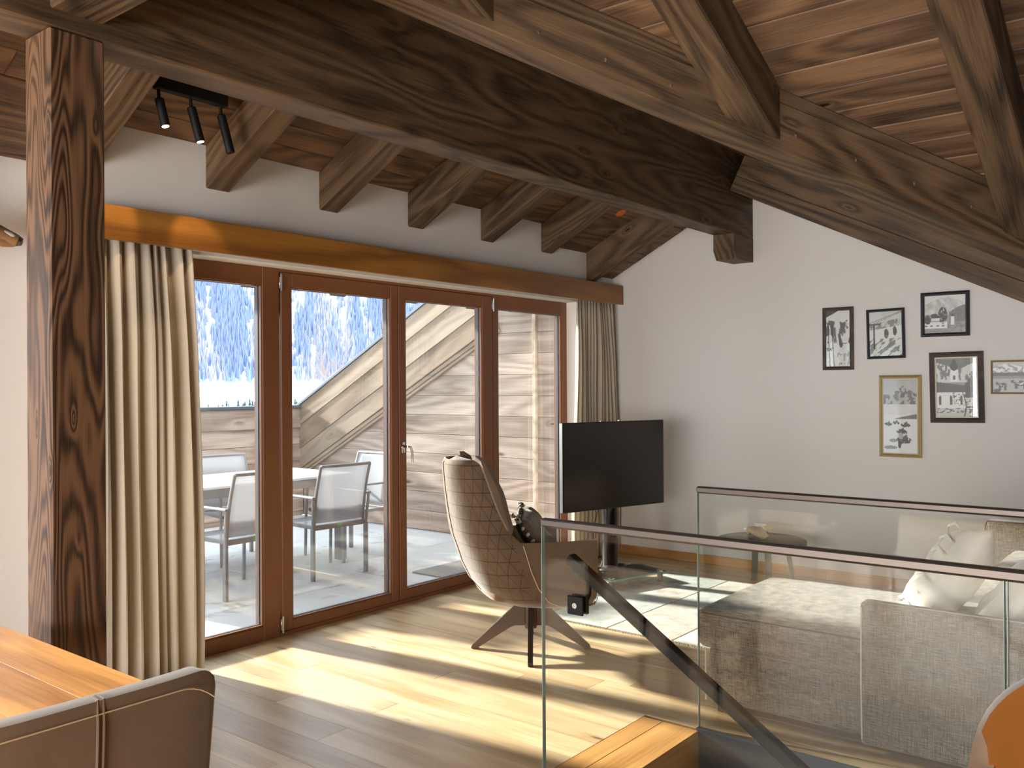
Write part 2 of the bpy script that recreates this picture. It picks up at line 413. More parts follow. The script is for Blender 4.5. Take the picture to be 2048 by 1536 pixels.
YF, XW, YW = 4.432, 6.838, 4.30
SG = .505
def zg(y, z0=2.816): return z0+SG*(4.3-y)        # gable plank plane (window side)
def zm(x): return 4.325-.45*x                     # main roof plank plane
def yv(x): return 2.233-.868*(x-2.621)            # near face of valley beam

# ------------------------------------------------------------------ floor
floor = empty('floor', kind='structure')
w = .1755; X = 2.42-w*36
rows = []
while X < XW-.03:
    if X < 3.5 < X+w: rows += [(X, 3.54), (3.54, X+w)]
    else: rows.append((X, min(X+w, XW)))
    X += w
fl_meshes = {}
for i, (a, b) in enumerate(rows):
    inhole = a > 2.41 and b < 3.56
    ylo = 2.06 if inhole else -3.0
    y = 4.46 if a > 1.95 else 4.66
    y -= 0
    first = random.uniform(.6, 2.2)
    while y > ylo+.02:
        y2 = max(ylo, y-first); first = random.uniform(1.5, 2.3)
        if y2-ylo < .35: y2 = ylo
        T = axes(((a+b)/2, y, 0), (0, -1, 0))
        L = y-y2
        obj('floor_board', MB().box(0, L-.0015, -(b-a)/2+.0008, (b-a)/2-.0008, -.018, random.uniform(-.0006, .0004), .0005), M['floor'], floor, T)
        y = y2
for (ya, yb) in ((1.962, 2.058), (1.787, 1.960)):
    obj('border_board', MB().box(0, 1.09, ya-2, yb-2, -.03, .0005, .0015), M['oak'], floor, axes((2.42, 2, 0), (1, 0, 0)))
sub = MB().box(-4.1, 2.40, -3.1, 4.7, -.2, -.02).box(3.56, 6.9, -3.1, 4.5, -.2, -.02).box(2.40, 3.56, 1.83, 4.5, -.2, -.02)
obj('subfloor', sub, M['oak'], floor, Matrix.Identity(4))
# stair shaft
shaft = empty('wall_stairwell', (2.42, 1.785, 0), kind='structure')
obj('riser_board', MB().box(0, 1.09, 0, .02, -.185, -.03, .001), M['oak'], shaft, axes((2.42, 1.785, 0), (1, 0, 0)))
obj('steel_stringer', MB().box(0, 2.6, 0, .03, -.34, .009, .001), M['darksteel'], shaft, axes((3.51, 1.80, 0), (0, -1, 0)), label='dark steel stringer plate under the rear glass')
obj('steel_stringer', MB().box(0, 2.6, 0, .03, -.34, .001, .001), M['darksteel'], shaft, axes((2.39, 1.785, 0), (0, -1, 0)))
obj('shaft_lining', MB().box(2.30, 2.40, -1.2, 1.8, -2.6, -.2).box(3.545, 3.6, -1.2, 1.8, -2.6, -.2).box(2.3, 3.6, 1.80, 1.86, -2.6, -.2).box(2.3, 3.6, -1.25, -1.2, -2.6, -.02).box(2.3, 3.6, -1.2, 1.86, -2.7, -2.6), M['wall'], shaft, Matrix.Identity(4))
for k in range(6):
    obj('stair_tread', MB().box(0, 1.085, -.29, .0, -.04, 0, .003), M['oak'], shaft, axes((2.4225, 1.785-.27*k, -.185*(k+1)), (1, 0, 0)))

# ------------------------------------------------------------------ walls
def xzwall(name, poly_list, y0, y1, mat):
    mb = MB()
    for p in poly_list: mb.prism(p, y0, y1)
    return tag(obj(name, mb, mat), kind='structure')
zt = zg(YW)-.002
wall_win = xzwall('wall_window', [[(1.97, 2.219), (6.297, 2.219), (6.297, zt), (1.97, zt)], [(6.297, 0), (XW, 0), (XW, zt), (6.297, zt)], [(1.97, 0), (2.10, 0), (2.10, 2.219), (1.97, 2.219)]], YW, 4.40, M['wall'])
obj('reveal', MB().box(2.10, 6.297, YW+.001, YF, 2.215, 2.2195).box(6.2945, 6.298, YW+.001, YF, 0, 2.219), M['reveal'], wall_win, Matrix.Identity(4), label='white plaster reveal around the doors')
obj('outer_lintel', MB().box(1.97, 6.9, 4.40, 4.52, 2.219, 2.70).box(6.297, 6.9, 4.40, 4.52, 0, 2.70).box(1.97, 2.1, 4.40, 4.52, 0, 2.7), M['wall'], wall_win, Matrix.Identity(4))
xzwall('wall_left_recess', [[(1.15, 0), (2.05, 0), (2.05, 2.66), (1.15, 2.66)], [(-4, 2.25), (1.15, 2.25), (1.15, 2.66), (-4, 2.66)], ], 4.655, 4.80, M['wall'])
tag(obj('wall_return', MB().box(1.96, 1.97+.0, YW, 4.66, 0, 2.8), M['wall']), kind='structure')
# gable end wall (X = XW)
g = MB(); poly = [(-3, 0), (4.5, 0), (4.5, 2.66), (2.95, 3.48), (-3, 1.6)]
g.add([(XW, y, z) for y, z in poly]+[(XW+.12, y, z) for y, z in poly], [(0, 4, 3, 2, 1), (5, 6, 7, 8, 9)]+[(i, (i+1) % 5, (i+1) % 5+5, i+5) for i in range(5)])
tag(obj('wall_right', g, M['wall']), kind='structure')
tag(obj('wall_back', MB().box(-4.1, 7, -3.12, -3.0, 0, 3.7), M['backwall']), kind='structure')
tag(obj('wall_left', MB().box(-4.12, -4.0, -3.1, 4.8, 0, 3.7), M['wall']), kind='structure')
bb = empty('baseboard_right', (XW, 4.3, 0), kind='structure')
y = 4.29
for L in (1.9, 2.4, 2.3):
    obj('baseboard_strip', MB().box(0, L-.001, -.016, 0, 0, .076, .002), M['oak'], bb, axes((XW, y, 0), (0, -1, 0)))
    y -= L

# ------------------------------------------------------------------ terrace doors
def framed(name, x0, x1, z0, z1, gx0, gx1, gz0, gz1, y0, y1, kind_label, leaf=True):
    r = empty(name, (x0, y0, 0), kind='structure')
    I = Matrix.Identity(4)
    obj('stile', MB().box(x0, gx0, y0, y1, z0, z1, .004), M['frame'], r, I)
    obj('stile', MB().box(gx1, x1, y0, y1, z0, z1, .004), M['frame'], r, I)
    obj('top_rail', MB().box(gx0, gx1, y0+.001, y1, gz1, z1, .004), M['frame'], r, I)
    obj('bottom_rail', MB().box(gx0, gx1, y0+.001, y1, z0, gz0, .004), M['frame'], r, I)
    b = MB(); t = .014
    b.box(gx0-.001, gx0+t*.5, y0+.006, y0+.03, gz0, gz1, .003).box(gx1-t*.5, gx1+.001, y0+.006, y0+.03, gz0, gz1, .003)
    b.box(gx0, gx1, y0+.006, y0+.03, gz1-t*.5, gz1+.001, .003).box(gx0, gx1, y0+.006, y0+.03, gz0-.001, gz0+t*.5, .003)
    obj('glazing_bead', b, M['frame'], r, I)
    obj('glass_pane', MB().box(gx0-.01, gx1+.01, y0+.031, y0+.033, gz0-.01, gz1+.01), M['glass'], r, I)
    obj('glass_pane', MB().box(gx0-.01, gx1+.01, y0+.056, y0+.058, gz0-.01, gz1+.01), M['glass'], r, I)
    sp = MB()
    for (a, b2) in ((gx0, gx0+.009), (gx1-.009, gx1)): sp.box(a, b2, y0+.034, y0+.055, gz0, gz1)
    for (a, b2) in ((gz0, gz0+.009), (gz1-.009, gz1)): sp.box(gx0, gx1, y0+.034, y0+.055, a, b2)
    obj('pane_spacer', sp, M['spacer'], r, I)
    return r
w1 = framed('window_1', 2.105, 3.300, .0, 2.215, 2.165, 3.178, .089, 2.108, YF, YF+.085, '')
d1 = framed('door_1', 3.309, 4.280, .028, 2.194, 3.388, 4.212, .089, 2.108, YF-.004, YF+.081, '')
d2 = framed('door_2', 4.285, 5.292, .028, 2.194, 4.355, 5.172, .093, 2.108, YF-.004, YF+.081, '')
w2 = framed('window_2', 5.300, 6.297, .0, 2.215, 5.369, 6.217, .093, 2.108, YF, YF+.085, '')
obj('head_frame', MB().box(3.300, 5.300, YF+.001, YF+.085, 2.197, 2.219, .003), M['frame'], w1, Matrix.Identity(4))
obj('threshold', MB().box(3.300, 5.300, YF+.002, YF+.09, .0, .026, .003), M['frame'], w1, Matrix.Identity(4))
def hinge(x, z, par):
    mb = MB().tube([(x, YF-.014, z-.05), (x, YF-.014, z+.05)], .0075, 10).box(x-.012, x+.012, YF-.012, YF-.002, z-.035, z+.035, .002)
    obj('hinge', mb, M['steel'], par, Matrix.Identity(4), smooth=True, label='silver door hinge')
for x, par in ((3.305, d1), (5.296, d2)):
    hinge(x, 2.13, par); hinge(x, .075, par)
hd = MB().lathe([(.016, 0), (.016, .006), (.010, .01), (.010, .045)], (0, 0, 0), 14)
rot = Matrix.Translation((4.322, YF-.006, 1.085)) @ Matrix.Rotation(R(90), 4, 'X')
hd2 = MB(); hd2.add([rot @ Vector(v) for v in hd.v], hd.f)
hd2.box(4.306, 4.338, YF-.012, YF-.004, 1.04, 1.12, .006)
hd2.tube([(4.322, YF-.048, 1.085), (4.345, YF-.054, 1.083), (4.360, YF-.056, 1.05), (4.364, YF-.054, .975)], [.009, .009, .008, .007], 10)
obj('door_handle', hd2, M['chrome'], d2, Matrix.Identity(4), smooth=True, label='chrome lever handle')
# added bars dressing the fill lamp, then the dining-corner window left of the post
fill_bars = empty('fill_light_bars', (-3.75, 1.2, 0), kind='structure')
for y in (-1.15, 0.0, 1.2, 2.4, 3.55):
    obj('stile', MB().box(-3.80, -3.72, y-.05, y+.05, .2, 2.3, .004), M['frame'], fill_bars, Matrix.Identity(4))
for z in (.28, 2.22): obj('rail', MB().box(-3.79, -3.73, -1.1, 3.5, z-.05, z+.05, .004), M['frame'], fill_bars, Matrix.Identity(4))
w3 = empty('window_3', (-1, 4.66, 0), kind='structure')
for x in (-3.95, -2.3, -.6, 1.1):
    obj('stile', MB().box(x-.05, x+.05, 4.66, 4.74, .0, 2.25, .004), M['frame'], w3, Matrix.Identity(4))
for z in (.05, 2.2): obj('rail', MB().box(-4, 1.15, 4.662, 4.738, z-.05, z+.05, .004), M['frame'], w3, Matrix.Identity(4))
obj('glass_pane', MB().box(-4, 1.15, 4.70, 4.703, .0, 2.25), M['glass'], w3, Matrix.Identity(4))
# valance
v = empty('curtain_valance', (2.0, 4.2, 2.22)); tag(v, 'long honey-brown wooden valance board above the terrace doors', 'valance')
obj('front_board', MB().box(0, XW-1.985, -.013, .013, 0, .168, .003), M['valance'], v, Matrix.Translation((1.98, 4.202, 2.221)))
obj('curtain_track', MB().box(2.0, XW-.01, 4.245, 4.262, 2.228, 2.24), M['reveal'], v, Matrix.Identity(4), label='white curtain track')
# curtains
def curtain(name, x0t, x1t, x0b, x1b, n, label, amp=.032, seed=0):
    rnd = random.Random(seed); ph = [0]
    ws = [rnd.uniform(.6, 1.5) for _ in range(n)]; tot = sum(ws); cum = [0]
    for a in ws: cum.append(cum[-1]+a/tot)
    amps = [rnd.uniform(.65, 1.15) for _ in range(n)]
    def fn(u, t):
        k = 0
        while k < n-1 and u > cum[k+1]: k += 1
        lu = (u-cum[k])/(cum[k+1]-cum[k])
        z = .02+(2.236-.02)*t
        s = .5+.5*t
        xt = x0t+(x1t-x0t)*u; xb = x0b+(x1b-x0b)*u
        q = t**1.6; x = xt*q+xb*(1-q)
        a = amp*amps[k]*(.35+.65*min(1, (1-t)*4+.15))
        yy = -a*math.cos(2*math.pi*lu)+a*.35*math.sin(4*math.pi*lu+seed+z*.6)*(1-t)
        yy += .008*math.sin(3*z+u*9)
        x += .35*a*math.sin(2*math.pi*lu)*(.6+.4*math.sin(z*2+k))
        return (x, 4.252+yy*.98, z)
    mb = MB().grid(fn, n*14+1, 18)
    o = obj(name, mb, M['curtain'], smooth=True)
    m = o.modifiers.new('t', 'SOLIDIFY'); m.thickness = .0025
    tag(o, label, 'curtain', 'linen curtains beside the terrace doors')
curtain('curtain', 2.0, 2.60, 1.99, 2.645, 9, 'beige linen curtain hanging beside the dark timber post', .045, 3)
curtain('curtain', 6.20, 6.73, 6.12, 6.82, 12, 'beige linen curtain in the corner behind the television', .030, 8)

# ------------------------------------------------------------------ timber structure
def timber(name, label, p0, p1, wy, z0, z1, up=(0, 0, 1), y0=None, mat='timber', group=None, cat='beam', c=.006):
    o = bar(name, p0, p1, wy, z0, z1, M[mat], None, up, c, y0); return tag(o, label, cat, group)
post = empty('timber_post', (1.404, 3.054, 0)); tag(post, 'dark brushed square timber post beside the dining table', 'post')
obj('shaft', MB().box(0, 2.678, -.0915, .0915, -.0895, .0895, .006), M['post'], post, axes((1.404, 3.054, 0), (0, 0, 1), (0, 1, 0)))
timber('ridge_beam', 'deep dark ridge beam running from the post to the picture wall', (-3.5, 3.053, 2.68), (XW, 3.053, 2.68), .175, 0, .74)
cb = MB().prism([(6.475, 2.68), (6.475, 2.555), (6.525, 2.485), (6.838, 2.49), (6.838, 2.68)], 2.966, 3.140)
o = obj('beam_corbel', MB(), M['timber']); bpy.data.objects.remove(o)
cb2 = MB(); cb2.prism([(0, .19), (0, .065), (.05, -.005), (.363, 0), (.363, .19)], 0, .174)
tag(obj('beam_corbel', cb2, M['timber'], None, Matrix.Translation((6.475, 2.966, 2.49))), 'short chamfered corbel block under the ridge beam end', 'corbel')
timber('main_ridge_beam', 'heavy beam crossing above the top of the timber post', (1.402, 2.964, 2.735), (1.402, -3, 2.735), .178, 0, .6)
RX = [1.245, 1.972, 2.726, 3.499, 4.255, 5.009, 5.759]
names = ['second', 'third', 'fourth', 'fifth', 'sixth']
for i, x in enumerate(RX):
    y0, y1 = 3.145, 5.12
    # bottom line z = 2.583+.505*(4.3-y)
    p0 = Vector((x+.0735, y0, 2.583+SG*(4.3-y0))); p1 = Vector((x+.0735, y1, 2.583+SG*(4.3-y1)))
    lab = {0: 'rafter left of the timber post', 1: 'sloping rafter just right of the timber post', 2: 'sloping rafter beside the black spotlight bar', 3: 'sloping rafter, second to the right of the spotlight bar',
           4: 'sloping rafter, third to the right of the spotlight bar', 5: 'sloping rafter, fourth to the right of the spotlight bar', 6: 'sloping rafter just left of the orange wood plug'}[i]
    timber('rafter', lab, p0, p1, .147, 0, .207, cat='rafter', group='rafters above the terrace doors')
# last rafter is deeper, beside the gable wall
p0 = Vector((6.455, 3.145, 2.385+SG*(4.3-3.145))); p1 = Vector((6.455, 4.44, 2.385+SG*(4.3-4.44)))
timber('rafter', 'deep end rafter beside the right wall above the valance', p0, p1, .09, 0, .37, cat='rafter', group='rafters above the terrace doors')
# boarded wall rafter on the right slope
Y0, Y1 = 2.964, -1.0
for k, (za, zb) in enumerate(((0, .118), (.12, .34))):
    pass
wr = empty('wall_rafter', (6.62, 2.96, 3.0)); tag(wr, 'two-board dark timber running down the slope above the picture wall', 'beam')
for (za, zb) in ((0, .118), (.1195, .30)):
    bar('board', (6.617, Y0, 1.517+.5*Y0), (6.617, Y1, 1.517+.5*Y1), .442, za, zb, M['timber'], wr)
# valley beam
vp0 = Vector((1.70, yv(1.70), 0)); vp1 = Vector((6.2, yv(6.2), 0))
for p in (vp0, vp1): p.z = 2.979-.4577*(p.x-2.432)
vd = (vp1-vp0).normalized(); nrm = Vector((.868, 1, 0)).normalized()
T = axes(vp0, vd); L = (vp1-vp0).length
sgn = 1 if T.to_3x3().col[1].dot(nrm) > 0 else -1
vb = tag(empty('valley_beam', vp0), 'long diagonal valley beam crossing in front of the ridge beam', 'beam')
def vbar(a, b, z0, z1):
    aa, bb_ = sorted((a*sgn, b*sgn)); obj('beam_section', MB().box(0, L, aa, bb_, z0, z1, .005), M['timber'], vb, T)
vbar(0, .165, 0, .245); vbar(.167, .20, .012, .245)
# jack rafters of the main roof
for i, (y, lab) in enumerate(((2.205, 'short jack rafter whose tip shows at the top edge'), (1.422, 'jack rafter landing on the middle of the valley beam'), (.585, 'knotty jack rafter landing on the valley beam at far right'), (-.25, 'jack rafter outside the right edge'))):
    xe = 2.621-(y-2.233)/.868
    z0 = lambda x: 4.104-.45*x
    p0 = Vector((1.48, y+.0775, z0(1.48))); p1 = Vector((xe-.005, y+.0775, z0(xe-.005)))
    if i == 3: continue
    # cut the foot flush with the valley beam face with a skewed prism
    d = (Vector((1, 0, -.45))).normalized()
    TT = axes((1.48, y, z0(1.48)), d)
    k = 1/d.x
    la = (xe-1.48)*k; lb = (xe-.155/.868-1.48)*k
    h = .21
    # local y axis direction?
    sy = 1 if TT.to_3x3().col[1].y > 0 else -1
    vs = []; 
    for zz in (0, h):
        off = -zz*.45*0.0
        vs += [(0, 0, zz), (la+zz*.45, 0, zz), (lb+zz*.45, sy*.155, zz), (0, sy*.155, zz)]
    fs = [(0, 1, 2, 3), (7, 6, 5, 4), (0, 4, 5, 1), (1, 5, 6, 2), (2, 6, 7, 3), (3, 7, 4, 0)]
    me = MB().add(vs, fs)
    o = obj('jack_rafter', me, M['timber'], None, TT)
    b = bmesh.new(); b.from_mesh(o.data); bmesh.ops.recalc_face_normals(b, faces=b.faces); bmesh.ops.bevel(b, geom=b.edges[:], offset=.006, segments=1, affect='EDGES'); b.to_mesh(o.data); b.free()
    tag(o, lab, 'rafter', 'jack rafters of the main roof')

# ------------------------------------------------------------------ ceiling boards
ceil = empty('ceiling', (3, 3, 3), kind='structure')
def board(p0, p1, wy, th=.02, up=(0, 0, 1), mat='plank', name='ceiling_board'):
    p0, p1 = Vector(p0), Vector(p1); L = (p1-p0).length
    T = axes(p0, p1-p0, up)
    return obj(name, MB().box(0, L, -wy/2+.001, wy/2-.001, 0, th, .004), M[mat], ceil, T)
ngab = Vector((0, SG, 1)).normalized()
def gable_rows(x0, x1, z0c, ya, yb, wd=.165, splits=None):
    ct = 1/math.sqrt(1+SG*SG); y = ya; k = 0
    while y < yb:
        yc = y+wd*ct/2; z = z0c+SG*(4.3-yc)
        xs = [x0]
        if splits:
            x = x0+random.uniform(1.2, 3.2)
            while x < x1-.8: xs.append(x); x += random.uniform(2, 3.6)
        xs.append(x1)
        for a, b in zip(xs, xs[1:]): board((a, yc, z+random.uniform(0, .002)), (b, yc, z+random.uniform(0, .002)), wd, up=ngab)
        y += wd*ct; k += 1
gable_rows(-4, 5.91, 2.816, 3.0, 5.25, splits=True)
gable_rows(5.912, 6.41, 2.645, 3.0, 4.42)
gable_rows(6.50, 6.837, 2.46, 3.1, 4.38, .135)
# right-hand gable slope (mostly hidden behind the valley beam)
n2 = Vector((0, -.5, 1)).normalized(); wd = .2; y = 2.98
while y > -.6:
    yc = y-.09; z = 1.517+.5*yc+.31; x0 = max(1.75, 2.621-(yc-2.233)/.868+.1)
    if x0 < 6.3: board((x0, yc, z), (XW, yc, z), .2, up=n2)
    y -= .178
# main roof
nm = Vector((.45, 0, 1)).normalized(); x = 1.42; wdx = .142; ct = 1/math.sqrt(1+.45**2)
while x < 5.6:
    xc = x+wdx*ct/2; yend = min(3.5, yv(xc)+.08)
    if xc < 1.75: yend = 2.97
    board((xc, yend, zm(xc)+random.uniform(0, .003)), (xc, -3.0, zm(xc)+random.uniform(0, .003)), wdx, up=nm)
    x += wdx*ct
nl = Vector((-.45, 0, 1)).normalized(); x = 1.40
lf = MB()
tag(obj('ceiling_left', MB().add([(1.42, -3.1, 3.69), (1.42, 3.1, 3.69), (-4.1, 3.1, 1.95), (-4.1, -3.1, 1.95)], [(0, 1, 2, 3)]).add([(1.42, -3.1, 3.75), (1.42, 3.1, 3.75), (-4.1, 3.1, 2.0), (-4.1, -3.1, 2.0)], [(0, 1, 2, 3)]), M['plank']), kind='structure')
# roof deck above the boards keeps the sky out
rd = MB()
rd.add([(-4.2, 2.9, 2.816+SG*1.4+.05), (7.0, 2.9, 2.816+SG*1.4+.05), (7.0, 5.25, 2.816-SG*.95+.05), (-4.2, 5.25, 2.816-SG*.95+.05)], [(0, 1, 2, 3)])
rd.add([(1.3, -3.2, zm(1.3)+.06), (6.9, -3.2, zm(6.9)+.06), (6.9, -1.4, zm(6.9)+.06), (1.62, 3.1, zm(1.62)+.06), (1.3, 3.1, zm(1.3)+.06)], [(0, 1, 2, 3, 4)])
rd.add([(1.6, 3.1, 3.50), (7.0, 3.1, 3.50), (7.0, -1.6, 1.15)], [(0, 1, 2)])
rd.box(1.5, 7.0, 2.86, 3.2, 3.43, 3.62)
obj('roof_deck', rd, M['plank'], ceil, Matrix.Identity(4))
rd = MB().box(6.8, 6.95, -3, .2, 1.1, 2.0)
# orange wood plug in the ceiling board
o = obj('wood_plug', MB().lathe([(.045, 0), (.045, .006), (.03, .008)], (0, 0, 0), 20), M['knot'], ceil, None); WM[o.name] = None
zk = 2.645+SG*(4.3-3.93)
from mathutils import Quaternion
Tk = Matrix.Translation((6.17, 3.80, 2.645+SG*.5+.0)) @ (Vector((0, 0, 1)).rotation_difference(-ngab)).to_matrix().to_4x4()
o.parent = ceil; o.matrix_basis = wm(ceil).inverted() @ Tk; o['label'] = 'orange round wood plug'

# spotlight bar
sb = tag(empty('ceiling_spotlight', (2.42, 3.95, 2.95)), 'black ceiling bar with three slim tube spotlights beside the post', 'spotlight')
yb = 3.92
zb = zg(yb)
obj('mounting_bar', MB().box(2.22, 2.60, yb-.022, yb+.022, 2.912, zb-.008, .003), M['black'], sb, Matrix.Identity(4))
for (ax, az_), (bx, bz), lit in (((2.235, 2.90), (2.254, 2.735), True), ((2.402, 2.90), (2.437, 2.700), True), ((2.568, 2.90), (2.606, 2.680), False)):
    yt = yb; ye = yb-.03
    obj('spot_arm', MB().tube([(ax, yt, az_+.02), (ax+.004, yt, az_-.035)], .008, 10), M['black'], sb, Matrix.Identity(4), smooth=True)
    a = Vector((ax+.004, yt, az_-.03)); b = Vector((bx, ye, bz)); d = (b-a).normalized()
    h = obj('spot_head', MB().tube([a, a+d*.006, b-d*.004, b], [.014, .0215, .0215, .020], 20), M['black'], sb, Matrix.Identity(4), smooth=True)
    lm = MB().tube([b-d*.003, b+d*.0008], .0165, 16)
    if lit: obj('lens', lm, M['lamp'], h, Matrix.Identity(4), label='glowing warm lens')
    l = bpy.data.lights.new('spot_lamp', 'SPOT'); l.energy = 8 if lit else 0.01; l.spot_size = R(38); l.spot_blend = .5; l.color = (1, .70, .42); l.shadow_soft_size = .02
    lo = bpy.data.objects.new('spot_lamp', l); COL.objects.link(lo); lo.location = b+d*.01
    dd = Vector({2.235: (-.25, .55, -.8), 2.402: (.30, .50, -.85), 2.568: (.1, -.3, -1)}[ax])
    lo.rotation_euler = (-dd).to_track_quat('Z', 'Y').to_euler()

# ------------------------------------------------------------------ glass balustrades and handrail
I4 = Matrix.Identity(4)
def balustrade(name, x, y_start, label, joints):
    r = tag(empty(name, (x, y_start, 0)), label, 'balustrade')
    ys = [y_start]+joints
    for a, b in zip(ys, ys[1:]):
        p = obj('glass_panel', MB().box(x-.0085, x+.0085, b+.008, a, -.32, 1.036), M['rail_glass'], r, I4)
        for e0, e1 in ((a-.0004, a+.0012), (b+.0068, b+.0082)): obj('polished_edge', MB().box(x-.0086, x+.0086, e0, e1, -.32, 1.036), M['glass_edge'], p, I4, label='pale polished glass edge')
    obj('top_rail', MB().box(x-.014, x+.014, ys[-1], y_start+.004, 1.028, 1.058, .007), M['bronze'], r, I4, smooth=True, label='slim bronze top rail')
    return r
bf = balustrade('glass_balustrade', 2.39, 1.784, 'front glass balustrade with slim bronze rail, nearest the dining table', [.404, -1.1])
br = balustrade('glass_balustrade', 3.54, 1.797, 'rear glass balustrade with slim bronze rail, in front of the sofa', [.2, -1.1])
hr = tag(empty('stair_handrail', (2.46, 1.73, .93)), 'dark square handrail bar sloping down into the stairwell', 'handrail')
d = Vector((0, -.80, -.515)).normalized()
a = Vector((2.458, 1.722, .924)); b = a+d*2.9
obj('rail_bar', MB().box(0, 2.9, -.018, .018, -.022, .014, .003), M['black'], hr, axes(a, d))
cl = obj('glass_clamp', MB().box(2.372, 2.381, 1.615, 1.675, .757, .817, .002).box(2.399, 2.412, 1.615, 1.675, .757, .817, .002), M['black'], hr, I4)
sc = MB(); rr = Matrix.Translation((2.372, 1.645, .787)) @ Matrix.Rotation(R(-90), 4, 'Y'); q = MB().lathe([(.009, 0), (.009, .002), (.004, .002), (.004, .0005)], seg=16)
sc.add([rr @ Vector(v) for v in q.v], q.f); obj('screw_cap', sc, M['steel'], cl, I4, label='round steel screw cap')
obj('bracket_arm', MB().tube([(2.412, 1.645, .787), (2.440, 1.645, .79), (2.457, 1.645, .81), (2.458, 1.645, .862)], .008, 10), M['black'], hr, I4, smooth=True)

# ------------------------------------------------------------------ high-back armchair
ac = tag(empty('armchair', (4.03, 3.10, 0), R(-35)), 'high-back quilted taupe armchair on a star base, facing the television', 'armchair')
secs = [  # z, half width, back, front limit
    (.272, .13, .02, .20), (.278, .22, -.10, .245), (.30, .285, -.19, .262), (.34, .325, -.275, .268), (.42, .345, -.345, .270), (.52, .355, -.395, .272), (.61, .355, -.425, .272), (.652, .352, -.440, .268),
    (.668, .348, -.446, -.165), (.74, .325, -.462, -.235), (.82, .295, -.476, -.270), (.92, .258, -.490, -.300), (1.02, .222, -.500, -.328), (1.075, .196, -.502, -.345), (1.10, .165, -.490, -.37)]
def sec_at(t):
    k = t*(len(secs)-1); i = min(int(k), len(secs)-2); f = k-i
    return [secs[i][j]*(1-f)+secs[i+1][j]*f for j in range(4)]
def u_path(u, w_, b_, f_):
    # u in [-1,1]; -1 near arm front ... 0 back centre ... 1 far arm front, rounded back
    s = 1 if u >= 0 else -1; a = abs(u)
    rc = min(.24, w_*.92)
    corner = .55
    if a < corner:
        th = a/corner*math.pi/2
        e = .75
        return (b_+rc*(1-math.cos(th)**e), s*(w_-rc*1.0+rc*math.sin(th)) if False else s*w_*math.sin(th)**.8)
    t = (a-corner)/(1-corner)
    return (b_+rc+(f_-(b_+rc))*t, s*w_)
def arm_v(u, t, off=0):
    z, w_, b_, f_ = sec_at(t)
    if u == 0: u = 1e-6
    x, y = u_path(u, w_-off, b_+off, f_)
    zz = z
    if .65 < z < .67: zz = z+.012*max(0, min(1, (x)/.25))
    return (x, y, zz)
NU, NV = 49, 43
mb = MB(); outer = MB().grid(lambda a, t: arm_v(a*2-1, t), NU, NV)
me = outer.mesh('seat_shell', M['quilt'], True)
uv = me.uv_layers.new(name='UVMap')
for lp in me.loops:
    i = lp.vertex_index % NU; j = lp.vertex_index//NU; uv.data[lp.index].uv = ((i/(NU-1)*2-1)*1.0, me.vertices[lp.vertex_index].co.z)
me.flip_normals()
shell = obj('seat_shell', me, None, ac)
m = shell.modifiers.new('s', 'SOLIDIFY'); m.thickness = .03; m.offset = -1; m.material_offset = 0
me.materials.append(M['velvet']); m.material_offset = 1; m.material_offset_rim = 1
shell['label'] = 'quilted suede outer shell with triangle stitching'
m2 = shell.modifiers.new('b', 'BEVEL'); m2.width = .012; m2.segments = 2; m2.limit_method = 'ANGLE'; m2.angle_limit = R(50)
# inner padding: back cushion + seat cushion
def pad(t, u):
    z = .47+t*.60; 
    return None
seatc = MB().box(-.30, .25, -.27, .27, .30, .455, .05); oc = obj('seat_cushion', seatc, M['velvet_b'], ac, smooth=True)
subsurf(oc, 2)
def padf(a, t):
    z = .44+.672*t; zz = min(z, 1.10)
    k = next((i for i in range(len(secs)-1) if secs[i][0] <= zz <= secs[i+1][0]), len(secs)-2)
    f = (zz-secs[k][0])/(secs[k+1][0]-secs[k][0]); w_, b_, f_ = [secs[k][j]*(1-f)+secs[k+1][j]*f for j in (1, 2, 3)]
    if zz < .668: f_ = -.20
    f_ = min(f_, -.155); dome = 1 if t < .93 else math.sqrt(max(0, 1-((t-.93)/.07)**2))
    dm = (dome*.8+.2) if t < 1 else .02
    b2, w2, f2 = b_+.028, w_-.028, f_-.012
    if a < .7: x, y = u_path((a/.7)*2-1 or 1e-6, w2, b2, f2)
    else:
        q = (a-.7)/.3; x, y = f2+.02*math.sin(math.pi*q), w2*(1-2*q)
    cm = (b_+f_)/2
    return (cm+(x-cm)*dm, y*dm, z)
bcm = MB().grid(padf, 60, 30, closeu=True)
bo = obj('back_pad', bcm, M['velvet'], ac, smooth=True, label='thick padded headrest and back in plain taupe velvet')
seam = MB().tube([arm_v(-.60, t, -.0015) for t in [i/30*.5 for i in range(31)]], .0022, 6)
obj('side_seam', seam, M['stitch'], ac, smooth=True)
seam = MB().tube([arm_v(.0, t, -.0015) for t in [.06+i/30*.9 for i in range(31)]], .0025, 6)
obj('back_seam', seam, M['piping'], ac, smooth=True)
obj('underseat_lever', MB().tube([(.285, -.30, .42), (.285, -.30, .33), (.272, -.30, .305), (.24, -.30, .297), (.15, -.30, .297)], .007, 10), M['chrome'], ac, smooth=True, label='chrome reclining lever')
# star base
for k in range(4):
    an = R(45+90*k+35-8)
    T = wm(ac) @ Matrix.Rotation(an, 4, 'Z')
    obj('base_leg', MB().prism([(.0, .27), (.07, .27), (.335, .022), (.342, .006), (.335, .0), (.305, .0), (.295, .012), (.115, .125), (.09, .135), (0, .135)], -.014, .014), M['taupe_metal'], ac, T)
obj('swivel_hub', MB().lathe([(.035, .12), (.038, .14), (.038, .262), (.03, .285)], seg=20), M['taupe_metal'], ac, smooth=True)

